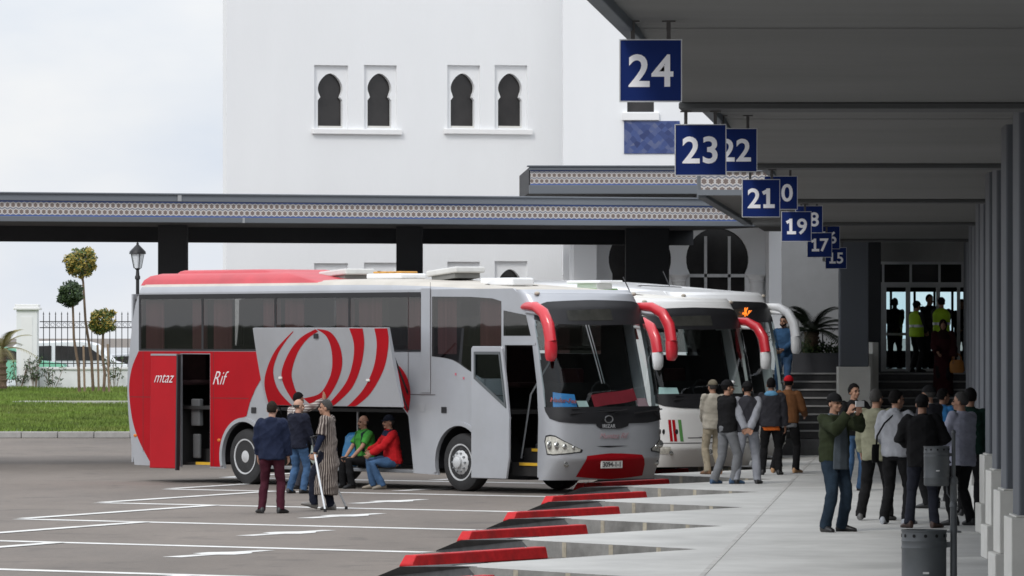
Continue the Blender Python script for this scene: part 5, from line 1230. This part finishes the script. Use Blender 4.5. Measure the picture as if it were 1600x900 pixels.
    if tr:
        mb = MB(); fl = fit.get('flare', 1.0)
        mb.loft([ring(up(z, y), rx * bulk + .012, ry * bulk + .014) for z, rx, ry, y in ((.83, .10, .085, 0), (.88, .155, .108, -.005), (.95, .158, .11, -.005), (1.03, .150, .105, 0))])
        for i in range(2):
            an = ankles[i] + V((0, 0, -.02)); kn = knees[i]; hp_ = hips[i] + V((0, 0, .02))
            mb.tube([hp_, hp_.lerp(kn, .25), hp_.lerp(kn, .6), kn, kn.lerp(an, .4), kn.lerp(an, .8), an + V((0, 0, -.005))], [.098 * bulk, .096 * bulk, .084 * fl, .071 * fl, .070 * fl, .064 * fl, .066 * fl], 14, [.105 * bulk, .103 * bulk, .088 * fl, .074 * fl, .074 * fl, .068 * fl, .074 * fl], up=(0, 1, 0))
        remeshed(mb, 'trousers', tr, t, vox * 1.3, 2, .0075, seed, 8)
    for i in range(2):
        a = ankles[i]; gz = ank[i].z - .075; yw = R(pose.get('toe', [14, -14])[i]); Ms = Matrix.Rotation(-yw, 3, 'Z'); fp = pose.get('foot_pitch', [0, 0])[i]
        Ms = Ms @ Matrix.Rotation(-R(fp), 3, 'X'); mb = MB()
        rings = [[V((a.x, a.y, a.z)) + Ms @ V((w * math.cos(q), y, -.075 + max(0, hh * (.5 + .5 * math.sin(q)) * (1 if True else 0)))) for q in [2*math.pi*j/14 for j in range(14)]] for y, w, hh in ((-.075, .022, .06), (-.06, .036, .10), (-.01, .040, .115), (.05, .042, .095), (.11, .048, .07), (.16, .045, .055), (.195, .028, .04))]
        mb.loft(rings).build('shoe', fit.get('shoe', SOLE), t, smooth=60)
    # ---- tops
    def top(name, m, hem=.86, grow=.022, sleeve='long', collar=True, gs=.016, fold=.006, hoodup=False, bul=1.0, cuff=.0):
        mb = MB(); rows = [(max(hem, .70), .150 if hem < .95 else .15, .105, 0)] + [r for r in [(.93, .157, .108, 0), (1.02, .155, .106, .004), (1.12, .152, .106, .006), (1.24, .160, .114, .006), (1.34, .168, .112, 0), (1.41, .152, .094, -.01), (1.455, .098, .072, -.01), (1.475, .065, .06, -.006)] if r[0] > hem + .03]
        mb.loft([ring(up(z, y), rx * bul * bulk + grow, ry * bul * bulk + grow) for z, rx, ry, y in rows])
        if sleeve:
            for i in range(2):
                if sleeve == 'long': pts = [sho[i], sho[i].lerp(elb[i], .5), elb[i], elb[i].lerp(wri[i], .5), elb[i].lerp(wri[i], .95 - cuff)]; rr = [.054 + gs * .75, .057 + gs, .050 + gs, .046 + gs, .036 + gs]
                else: pts = [sho[i], sho[i].lerp(elb[i], .4), sho[i].lerp(elb[i], .75)]; rr = [.060 + gs, .060 + gs, .060 + gs]
                mb.tube(pts, rr, 14); mb.ell(sho[i] + V(((-.012, .012)[i], 0, .002)), (.056 + gs * .7, .062 + gs * .8, .054 + gs * .6), 14, 10)
        if collar: mb.loft([ring(up(z, y), rx, ry, 16, 2) for z, rx, ry, y in ((1.44, .085, .075, -.012), (1.50, .070, .066, -.016))])
        if fit.get('hood'): mb.ell(up(1.44, -.095), (.115, .062, .075), 16, 9)
        return remeshed(mb, name, m, t, vox * 1.35, 2, fold * 1.6, seed + 7, 8)
    for g in fit.get('tops', []): top(**g)
    if fit.get('robe'):
        rb = fit['robe']; mb = MB(); fx = (ankles[0] + ankles[1]) / 2
        rows = [(rb.get('hem', .22), .235, .20, fx.y * .6)] + [(.55, .225, .185, fx.y * .4), (.80, .20, .160, 0), (1.0, .185, .14, 0), (1.2, .190, .14, .005), (1.34, .19, .13, 0), (1.42, .165, .105, -.01), (1.47, .085, .075, -.01)]
        mb.loft([ring(V((pel.x, y, z)) if z < .9 else up(z, y), rx, ry, 20, 2.1) for z, rx, ry, y in rows])
        for i in range(2):
            if not rb.get('sleeves', (1, 1))[i]: continue
            ln_ = rb.get('len', (.9, .9))[i]; mb.ell(sho[i], (.085, .085, .082), 14, 10); mb.tube([sho[i], sho[i].lerp(elb[i], .5), elb[i]] + [elb[i].lerp(wri[i], ln_)] if ln_ > 0 else [sho[i], sho[i].lerp(elb[i], .4), sho[i].lerp(elb[i], .85)], [.082, .084, .088, .092] if ln_ > 0 else [.082, .085, .092], 14)
        remeshed(mb, 'robe', rb['m'], t, vox * 1.4, 3, rb.get('fold', .010), seed, 7)
    if fit.get('scarf'):
        mb = MB(); mb.ell(hd(0, -.012, .12), (.092, .112, .135), 18, 12, HM); mb.loft([ring(up(z, 0), rx, ry, 16, 2) for z, rx, ry in ((1.30, .20, .15), (1.40, .17, .12), (1.50, .09, .09))])
        remeshed(mb, 'headscarf', fit['scarf'], t, vox * 1.3, 3, .006, seed)
        MB().ell(hd(0, .060, .105), (.055, .055, .078), 14, 10, HM).build('face', SK[fit.get('skin', 'a')], t)
    t['wr'] = [list(wri[0]), list(wri[1])]
    W_ = lambda p: Matrix.Translation(V(loc)) @ Matrix.Rotation(-R(yaw), 4, 'Z') @ (V(p) * k)
    del t['wr']
    return t, [W_(w) for w in wri], W_, hd

LEATH = lambda n, c: mat('shoe_' + n, c, .5, var=.15)
NAVY, NAVY2 = cloth('navy', (.014, .020, .045), .75), cloth('dark_navy', (.014, .016, .028), .8)
BURG, JEANS, JEANSD, BLACKC = cloth('burgundy', (.055, .013, .022)), cloth('jeans', (.05, .10, .19), .9, .35, 5), cloth('dark_jeans', (.018, .030, .046), .9, .35, 5), cloth('black', (.012, .012, .013))
CHAR, LGREY, MGREY = cloth('charcoal', (.035, .035, .042)), cloth('light_grey', (.27, .28, .31)), cloth('mid_grey', (.15, .155, .165))
OLIVE, KHAKI, BEIGE, BROWN = cloth('olive', (.026, .033, .017)), cloth('khaki', (.22, .22, .155)), cloth('beige', (.36, .31, .23)), cloth('brown', (.17, .075, .032))
LILAC, GREENP, REDJ, BLUES = cloth('lilac_shirt', (.33, .34, .42)), cloth('green_polo', (.055, .26, .045)), cloth('red_jacket', (.44, .014, .018)), cloth('blue_sweater', (.035, .085, .17))
HIVIS = mat('hi_vis', (.42, .68, .02), .7, var=.1, scale=4); REFL = mat('reflective_band', (.55, .56, .58), .4, .3)
MAROON = cloth('maroon', (.040, .010, .012)); GREENK = cloth('bottle_green', (.010, .028, .022))

def plaid_mat():
    m = bpy.data.materials.new('plaid_shirt'); m.use_nodes = True; n = m.node_tree.nodes; l = m.node_tree.links; b = n['Principled BSDF']; tc = n.new('ShaderNodeTexCoord')
    outs = []
    for ax, sc in (('X', 14), ('Z', 14)):
        w = n.new('ShaderNodeTexWave'); w.bands_direction = ax; w.inputs['Scale'].default_value = sc / 2; w.inputs['Distortion'].default_value = .6; l.new(tc.outputs['Object'], w.inputs['Vector']); outs.append(w.outputs['Fac'])
    a = n.new('ShaderNodeMath'); a.operation = 'MULTIPLY'; l.new(outs[0], a.inputs[0]); l.new(outs[1], a.inputs[1])
    r = n.new('ShaderNodeValToRGB'); l.new(a.outputs[0], r.inputs[0]); r.color_ramp.elements[0].color = (.14, .10, .09, 1); r.color_ramp.elements[1].color = (.52, .50, .47, 1); r.color_ramp.elements[1].position = .6
    l.new(r.outputs[0], b.inputs['Base Color']); b.inputs['Roughness'].default_value = .9; return m
def robe_mat():
    m = bpy.data.materials.new('striped_robe'); m.use_nodes = True; n = m.node_tree.nodes; l = m.node_tree.links; b = n['Principled BSDF']; tc = n.new('ShaderNodeTexCoord')
    s_ = n.new('ShaderNodeSeparateXYZ'); l.new(tc.outputs['Object'], s_.inputs[0])
    def M(op, a, c=None):
        x = n.new('ShaderNodeMath'); x.operation = op
        for i, q in enumerate((a, c)):
            if q is None: continue
            if isinstance(q, (int, float)): x.inputs[i].default_value = q
            else: l.new(q, x.inputs[i])
        return x.outputs[0]
    no = n.new('ShaderNodeTexNoise'); no.inputs['Scale'].default_value = 4; l.new(tc.outputs['Object'], no.inputs['Vector'])
    ang = M('ADD', M('ARCTAN2', s_.outputs['Y'], s_.outputs['X']), M('MULTIPLY', no.outputs['Fac'], .25))
    r = n.new('ShaderNodeValToRGB'); l.new(M('SINE', M('MULTIPLY', ang, 34)), r.inputs[0])
    mr = r.color_ramp.elements; mr[0].position = .2; mr[0].color = (.05, .036, .033, 1); mr[1].position = .55; mr[1].color = (.33, .285, .25, 1)
    l.new(r.outputs[0], b.inputs['Base Color']); b.inputs['Roughness'].default_value = .95; return m
def camo_mat(): return mat('camo_cap', (.10, .10, .075), .9, var=.5, scale=30, col2=(.28, .25, .19))

B = dict
down = [(.27, .05, .80), (-.27, .05, .80)]
front = [(.06, .26, .98), (-.06, .27, .98)]
pocket = [(.24, .10, .86), (-.24, .10, .86)]
behind = [(.04, -.20, .92), (-.04, -.21, .90)]
crossed = [(-.10, .24, 1.12), (.10, .22, 1.10)]
GB, GM, GC, GP = 'men standing by the silver coach', 'men waiting beside the white coach', 'men standing on the platform at right', 'people at the hall entrance'
# --- by the silver coach
person('man in navy padded jacket and burgundy trousers, back to the camera beside the coach', GR(425, 802), 8, 1.72, B(hands=pocket, feet=[(.14, .02), (-.16, 0)], head_yaw=6, toe=[25, -30]),
       B(tops=[B(name='jacket', m=NAVY, hem=.84, grow=.045, gs=.028, fold=.008, cuff=.06)], trousers=BURG, hair='brown', hood=True, skin='c', bulk=1.05), GB)
person('bald man in dark jacket and blue jeans left of the striped robe', GR(466, 771), 42, 1.63, B(hands=[(.22, .20, .88), (-.22, .16, .90)], head_yaw=25, feet=[(.12, .05), (-.12, -.06)]),
       B(tops=[B(name='jacket', m=NAVY2, hem=.84, grow=.04, gs=.024, fold=.008)], trousers=JEANS, hair='bald', skin='c', face=True), GB)
person('man in checked shirt reaching up to the raised luggage flap', GR(463, 764), 62, 1.72, B(hands=[(.10, .52, 1.62), (-.22, .10, .88)], elbow=[(.6, -.3, -1), (-.5, -1, -.3)], hand_dir=[(0, .3, 1), None], curl=[.15, .5], head_pitch=12),
       B(tops=[B(name='shirt', m=plaid_mat(), hem=.86, grow=.028)], trousers=CHAR, hair='black', face=True, beard=True), GB)
pr, wr_, Wp, hd_ = person('man in striped brown robe leaning on two crutches', GR(513, 797), -78, 1.73, B(hands=[(.30, .20, .86), (-.30, .16, .86)], feet=[(.10, .02), (-.10, .26, .03)], foot_pitch=[0, -16], head_yaw=-8, lean=.05, curl=[1.1, 1.1], knee_out=0.0),
       B(robe=B(m=robe_mat(), hem=.24, len=(0, 0), sleeves=(1, 1)), tops=[B(name='sweater', m=NAVY, hem=.95, grow=-.004, gs=.006, collar=False)], trousers=NAVY2, hair='grey', face=True, shoe=LEATH('grey', (.18, .17, .16))), GB)
CRM = mat('crutch_alu', (.62, .63, .64), .35, .6, var=.05)
for i, (px, py, lab) in enumerate(((541, 796, 'grey metal crutch on the right of the striped robe'), (508, 800, 'pale metal crutch held in front of the striped robe'))):
    foot = GR(px, py); top_ = wr_[i]; d = (top_ - foot); q = foot + d * (1.0) ; c = thing('crutch', lab, 'crutch', foot, 0, 'pair of elbow crutches'); top_l = top_ - foot
    up_ = top_l * 1.28
    MB().tube([(0, 0, .03), top_l * .55, top_l * .98], [.016, .017, .017], 10).build('shaft', CRM, c); MB().tube([top_l * .98, up_], [.017, .014], 8).build('forearm_tube', BLKM, c)
    MB().lathe([(.0, 0), (.024, 0), (.022, .05), (.0, .05)], 10).build('rubber_tip', RUB, c); MB().tube([top_l - Vector((.05, 0, 0)), top_l + Vector((.05, 0, 0))], .016, 8, round_ends=True).build('handle', BLKM, c)
    MB().tube([up_ + Vector((.045 * math.cos(R(a)), .045 * math.sin(R(a)), 0)) for a in range(-120, 121, 30)], .012, 6).build('cuff', BLKM, c)
bm4 = bus.matrix_basis
def seat_at(x, y, z=0): return bm4 @ Vector((x, y, z))
person('seated man in green polo shirt and dark vest on the luggage hold edge', seat_at(-2.72, .10), -118, 1.74, B(seat=.385, feet=[(.15, .46), (-.14, .42)], hands=[(.13, .36, .56), (-.12, .36, .55)], lean=.10, elbow=[(1, -.4, -.2), (-1, -.4, -.2)], curl=[.6, .6], head_yaw=-5),
       B(tops=[B(name='polo_shirt', m=GREENP, hem=.92, grow=.03, sleeve='short', bul=1.08)], trousers=BLACKC, hair='bald', face=True, moustache=True, skin='a', bulk=1.05), 'men seated on the luggage hold edge')
pr = [o for o in COL.objects if o.get('label', '').startswith('seated man in green')][0]
mb = MB()
for s_ in (1, -1): mb.tube([(s_ * .135, .135, .66), (s_ * .125, .165, .84), (s_ * .11, .155, .98), (s_ * .10, .04, 1.04), (s_ * .13, -.06, .95)], [.048, .05, .04, .036, .04], 10, [.02] * 5, up=(0, 1, 0))
remeshed(mb, 'vest', NAVY2, pr, .011, 2)
person('seated man in red jacket and dark cap on the luggage hold edge', seat_at(-1.98, .12), -105, 1.76, B(seat=.385, feet=[(.10, .40), (-.18, .30)], hands=[(.14, .40, .66), (-.05, .42, .62)], lean=.14, elbow=[(1, -.4, -.2), (-1, -.4, -.2)], head_yaw=-10),
       B(tops=[B(name='jacket', m=REDJ, hem=.88, grow=.045, gs=.026, fold=.008), B(name='scarf', m=NAVY, hem=1.31, grow=.052, sleeve=None)], trousers=JEANS, hair='grey', face=True, moustache=True, cap=('navy', (.012, .014, .022), .06), shoe=LEATH('beige', (.22, .19, .15))), 'men seated on the luggage hold edge')
# --- beside the white coach
def GP_(px, py): return GR(px, py, PZ)
person('man in beige jacket and trousers with camouflage cap, nearest the white coach', GP_(1114, 741), -25, 1.72, B(hands=front, feet=[(.12, 0), (-.12, .02)]),
       B(tops=[B(name='jacket', m=cloth('cream_jacket', (.42, .39, .33)), hem=.84, grow=.045, gs=.026)], trousers=BEIGE, hair='grey', cap=('camo', (.17, .15, .11), .07), shoe=LEATH('tan', (.24, .13, .07))), GM)
person('man in black sweater and grey trousers with black and white cap', GP_(1136, 756), 58, 1.77, B(hands=crossed, feet=[(.12, .10), (-.12, -.14)], head_yaw=18),
       B(tops=[B(name='sweater', m=BLACKC, hem=.86, grow=.03)], trousers=MGREY, hair='black', cap=('black', (.012, .012, .013), .085, (.60, .60, .60)), face=True, shoe=LEATH('blue', (.03, .07, .14)), flare=1.05), GM)
person('man in black vest over pale grey sleeves, hands clasped behind his back', GP_(1168, 756), 2, 1.75, B(hands=behind, elbow=[(1, -.6, 0), (-1, -.6, 0)], hand_dir=[(-.9, 0, -.4), (.9, 0, -.4)], palm=[(0, -1, 0), (0, -1, 0)], feet=[(.17, .03), (-.20, -.04)], toe=[20, -25]),
       B(tops=[B(name='shirt', m=LGREY, hem=.90, grow=.020, gs=.022), B(name='vest', m=CHAR, hem=.88, grow=.042, sleeve=None)], trousers=cloth('pale_jogging', (.24, .25, .28)), hair='black', cap=('black', (.012, .012, .013), 0), flare=1.1), GM)
person('man in dark jacket with pale blue hood and orange shirt hem', GP_(1205, 742), 4, 1.76, B(hands=[(.26, .04, .80), (-.26, .06, .80)], feet=[(.14, .06), (-.16, 0)]),
       B(tops=[B(name='shirt', m=cloth('orange_hem', (.50, .11, .02)), hem=.80, grow=.016, sleeve=None), B(name='jacket', m=CHAR, hem=.87, grow=.042, gs=.024)], trousers=BLACKC, hair='black', skin='b'), GM)
hp = [o for o in COL.objects if o.get('label', '').startswith('man in dark jacket with pale')][0]
remeshed(MB().ell((0, -.085, 1.455), (.125, .065, .06), 16, 9).ell((0, -.03, 1.49), (.095, .085, .03), 16, 8), 'hood', cloth('sky_blue', (.12, .30, .48)), hp, .012, 2)
person('man in brown jacket and red cap at the corner of the white coach', GP_(1232, 739), 22, 1.79, B(hands=[(.22, .26, 1.05), (-.22, .14, .86)], feet=[(.14, .04), (-.30, .06)], head_yaw=-12),
       B(tops=[B(name='shirt', m=MGREY, hem=.82, grow=.018, sleeve=None), B(name='jacket', m=BROWN, hem=.90, grow=.038, gs=.022)], trousers=BLACKC, hair='black', cap=('red', (.50, .012, .022), 0), shoe=LEATH('sand', (.45, .26, .13))), GM)
person('bearded man in blue sweater and jeans standing on the entrance steps', (PT(1224, 0, 122.6).x, 122.3, PZ + .36 + .17 * 5 - .01), 205, 1.74, B(hands=[(.08, .25, 1.02), (-.08, .26, 1.02)], curl=[.9, .9]),
       B(tops=[B(name='sweater', m=BLUES, hem=.88, grow=.026)], trousers=JEANS, hair='black', face=True, beard=True), GM)
# --- platform, right
pa, wa, Wa, hda = person('man in dark green jacket and black cap holding up a phone', GP_(1303, 831), 140, 1.79, B(hands=[(.07, .34, 1.50), (-.07, .36, 1.50)], elbow=[(.7, 0, -1), (-.7, 0, -1)], hand_dir=[(-.1, .5, .85), (.1, .5, .85)], palm=[(-1, .2, 0), (1, .2, 0)], curl=[.8, .8], feet=[(.16, .05), (-.18, .0)], toe=[10, -30]),
       B(tops=[B(name='shirt', m=cloth('slate_shirt', (.075, .09, .105)), hem=.80, grow=.012, sleeve=None, bul=1.0), B(name='jacket', m=OLIVE, hem=.88, grow=.036, gs=.028, fold=.008, cuff=.05)], trousers=JEANSD, hair='black', cap=('black', (.012, .012, .013), .06), face=True, bulk=1.06, flare=1.08), GC)
mb = MB(); mb.loft([[Vector((x * sx, y, z)) for x, y in ((-.145, .135), (-.06, .180), (.06, .180), (.145, .135), (.10, .10), (-.10, .10))] for z, sx in ((.79, 1), (1.0, .95), (1.2, .8), (1.36, .55), (1.43, .35))])
remeshed(mb, 'shirt_front', MATS['cloth_slate_shirt'], pa, .011, 2)
ph = thing('phone', 'pale phone held up by the man in the dark green jacket', 'phone', (wa[0] + wa[1]) / 2 + Vector((.08, -.11, .12)), -R(140))
MB().box(-.075, .075, -.006, .006, -.038, .038).build('case', mat('phone_white', (.66, .67, .68), .4), ph, smooth=0, bevel=.004); MB().box(-.068, .068, -.0075, -.0062, -.033, .033).build('screen', BLKP, ph, smooth=0)
pb, wb, Wb, hdb = person('man in black printed sweatshirt and jeans holding a white cup', GP_(1334, 767), 158, 1.74, B(hands=[(.10, .34, 1.20), (-.24, .12, .96)], elbow=[(.8, -.4, -.6), (-1, -.4, -.2)], hand_dir=[(-.3, .8, .3), (.4, .4, -.7)], curl=[.9, .7], head_yaw=-12, feet=[(.12, 0), (-.13, .03)]),
       B(tops=[B(name='sweatshirt', m=BLACKC, hem=.90, grow=.026)], trousers=JEANS, hair='black', face=True, skin='a'), GC)
MB().box(-.10, .06, .150, .156, 1.10, 1.16).box(-.05, .05, .150, .156, 1.17, 1.22).build('chest_print', mat('print_white', (.55, .55, .55), .7, var=.4, scale=30), pb, smooth=0)
cp = thing('paper_cup', 'small white cup in the hand of the man in black', 'cup', wb[0] + Vector((-.02, -.09, .02)))
MB().lathe([(.0, 0), (.027, 0), (.036, .085), (.038, .088), (.033, .085), (.0, .07)], 16).build('cup', mat('cup_white', (.78, .78, .77), .5), cp)
person('grey haired man in pale khaki jacket and black trousers, back to the camera', GP_(1369, 813), 18, 1.80, B(hands=[(.18, .22, .95), (-.24, .14, .88)], feet=[(.16, .06), (-.20, -.02)], head_yaw=22),
       B(tops=[B(name='jacket', m=KHAKI, hem=.80, grow=.046, gs=.028, fold=.008)], trousers=BLACKC, hair='grey', shoe=LEATH('trainer', (.10, .10, .10)), flare=1.08), GC)
pc, wc, Wc, hdc = person('man in light grey hoodie with black shoulder bag', GP_(1400, 819), 30, 1.80, B(hands=[(.16, .22, 1.0), (-.16, .2, 1.0)], head_yaw=30, feet=[(.15, .05), (-.16, 0)]),
       B(tops=[B(name='hoodie', m=cloth('heather_grey', (.30, .31, .335)), hem=.88, grow=.042, gs=.028, fold=.007)], trousers=BLACKC, hair='black', hood=True, face=True, shoe=LEATH('light_trainer', (.30, .32, .35))), GC)
sb = thing('shoulder_bag', 'small black shoulder bag hanging on the back of the grey hoodie', 'bag', pc.location, pc.rotation_euler.z); sb.scale = pc.scale
mb = MB(); mb.loft([[Vector((-.26 + .035 * math.sin(q) * .6 + x0, -.06 + .10 * math.cos(q), z)) for q in [2*math.pi*j/14 for j in range(14)]] for z, x0 in ((.80, 0), (.84, -.012), (.98, -.01), (1.04, 0.0))]); mb.build('pouch', BLACKC, sb, smooth=50)
MB().tube([(-.255, -.06, 1.03), (-.20, -.15, 1.15), (-.08, -.175, 1.32), (.07, -.13, 1.46), (.12, -.02, 1.49), (.10, .10, 1.42)], .013, 6, [.005] * 6).build('strap', BLACKC, sb)
person('man in black jacket, dark jeans and black cap standing behind the litter bin', GP_(1441, 825), 6, 1.76, B(hands=[(.12, .24, 1.10), (-.12, .22, 1.08)], elbow=[(1, -.5, -.4), (-1, -.5, -.4)], feet=[(.16, .04), (-.17, 0)], toe=[30, -30]),
       B(tops=[B(name='jacket', m=BLACKC, hem=.80, grow=.044, gs=.03, fold=.008)], trousers=cloth('ink_jeans', (.022, .024, .034)), hair='black', cap=('black', (.012, .012, .013), 0), shoe=LEATH('brown', (.05, .025, .018)), bulk=1.05), GC)
person('grey haired man in pale lilac shirt beside the litter bin', GP_(1502, 821), -42, 1.78, B(hands=[(.20, .28, .98), (-.22, .26, .98)], feet=[(.14, 0), (-.13, .06)], head_yaw=-28),
       B(tops=[B(name='shirt', m=LILAC, hem=.78, grow=.040, gs=.022, fold=.008)], trousers=BLACKC, hair='grey', face=True, moustache=True, bulk=1.08), GC)
person('man in black coat with white collar seen between the black jacket and the lilac shirt', GP_(1452, 794), -48, 1.80, B(hands=front), B(tops=[B(name='coat', m=CHAR, hem=.74, grow=.045, gs=.026), B(name='shirt_collar', m=cloth('collar_white', (.6, .6, .58)), hem=1.43, grow=.02, sleeve=None)], trousers=BLACKC, hair='grey', cap=('dark_knit', (.015, .015, .016), 0), face=True), GC)
person('man in bright blue jacket mostly hidden behind the lilac shirt', GP_(1473, 783), 40, 1.72, B(hands=front, head_yaw=20), B(tops=[B(name='jacket', m=cloth('azure', (.035, .16, .36)), hem=.84, grow=.042)], trousers=BLACKC, hair='black', skin='b'), GC)
person('man in dark green top and black cap next to the column plinths', GP_(1516, 806), 12, 1.79, B(hands=pocket), B(tops=[B(name='jacket', m=GREENK, hem=.84, grow=.042)], trousers=BLACKC, hair='black', cap=('black', (.012, .012, .013), 0, (.3, .3, .3))), GC)
# --- entrance
step_z = lambda Y: PZ + .36 + .17 * (min(8, max(0, int((Y - 120.985) / .32) + 1)))
pw, ww, Ww, hdw = person('woman in maroon robe and headscarf with orange bag on the steps', (PT(1474, 0, 122.4).x, 122.45, step_z(122.45) - .005), 184, 1.66, B(hands=[(.12, .22, 1.0), (-.24, .10, .86)], feet=[(.09, 0), (-.09, .02)]),
       B(robe=B(m=MAROON, hem=.06), scarf=cloth('dark_plum', (.022, .009, .010)), hair='none', tops=[], trousers=BLACKC), GP, .012)
ob = thing('handbag', 'orange handbag on the arm of the woman in maroon', 'bag', ww[1] + Vector((.06, -.02, -.32)))
MB().loft([[Vector((w * math.cos(q), .06 * math.sin(q), z)) for q in [2*math.pi*j/14 for j in range(14)]] for z, w in ((0, .13), (.05, .17), (.22, .15), (.28, .11))]).build('pouch', mat('orange_leather', (.42, .17, .03), .6), ob, smooth=60)
MB().tube([(.10 * math.cos(q), 0, .27 + .14 * math.sin(q)) for q in [math.pi * j / 10 for j in range(11)]], .01, 6).build('strap', mat('orange_leather', (.42, .17, .03), .6), ob)
def vest(p, bz=1.13):
    mb = MB(); mb.loft([[Vector((.150 * 1.35 * math.cos(a) * s_, .115 * 1.42 * math.sin(a) * s_, z)) for a in [2*math.pi*j/20 for j in range(20)]] for z, s_ in ((bz - .03, 1.035), (bz + .03, 1.035))], False); mb.build('reflective_band', REFL, p, smooth=50)
for px, Y, yaw, h_, lab, fc in ((1432, 126.4, 55, 1.56, 'guard in yellow vest at the left of the doorway, turned to the right', 1), (1471, 126.6, 4, 1.64, 'guard in yellow vest in the doorway with his back to the camera', 0)):
    p, w_, W_, h2 = person(lab, (PT(px, 0, Y).x, Y, LZ), yaw, h_, B(hands=front), B(tops=[B(name='shirt', m=CHAR, hem=.86, grow=.018), B(name='safety_vest', m=HIVIS, hem=.86, grow=.046, sleeve=None, fold=.004)], trousers=BLACKC, hair='black', cap=('navy', (.012, .014, .022), .07)), GP, .012); vest(p)
for px, Y, yaw, h_, lab in ((1398, 133, 180, 1.66, 'silhouetted person inside the hall left of the door frame'), (1452, 129.4, 150, 1.72, 'silhouetted tall person between the two yellow vests'), (1503, 131, 200, 1.62, 'silhouetted person at the right edge of the doorway')):
    person(lab, (PT(px, 0, Y).x, Y, LZ + .005), yaw, h_, B(hands=front), B(tops=[B(name='coat', m=BLACKC, hem=.76, grow=.042)], trousers=BLACKC, hair='black', skin='b'), GP, .014)
finish_people()
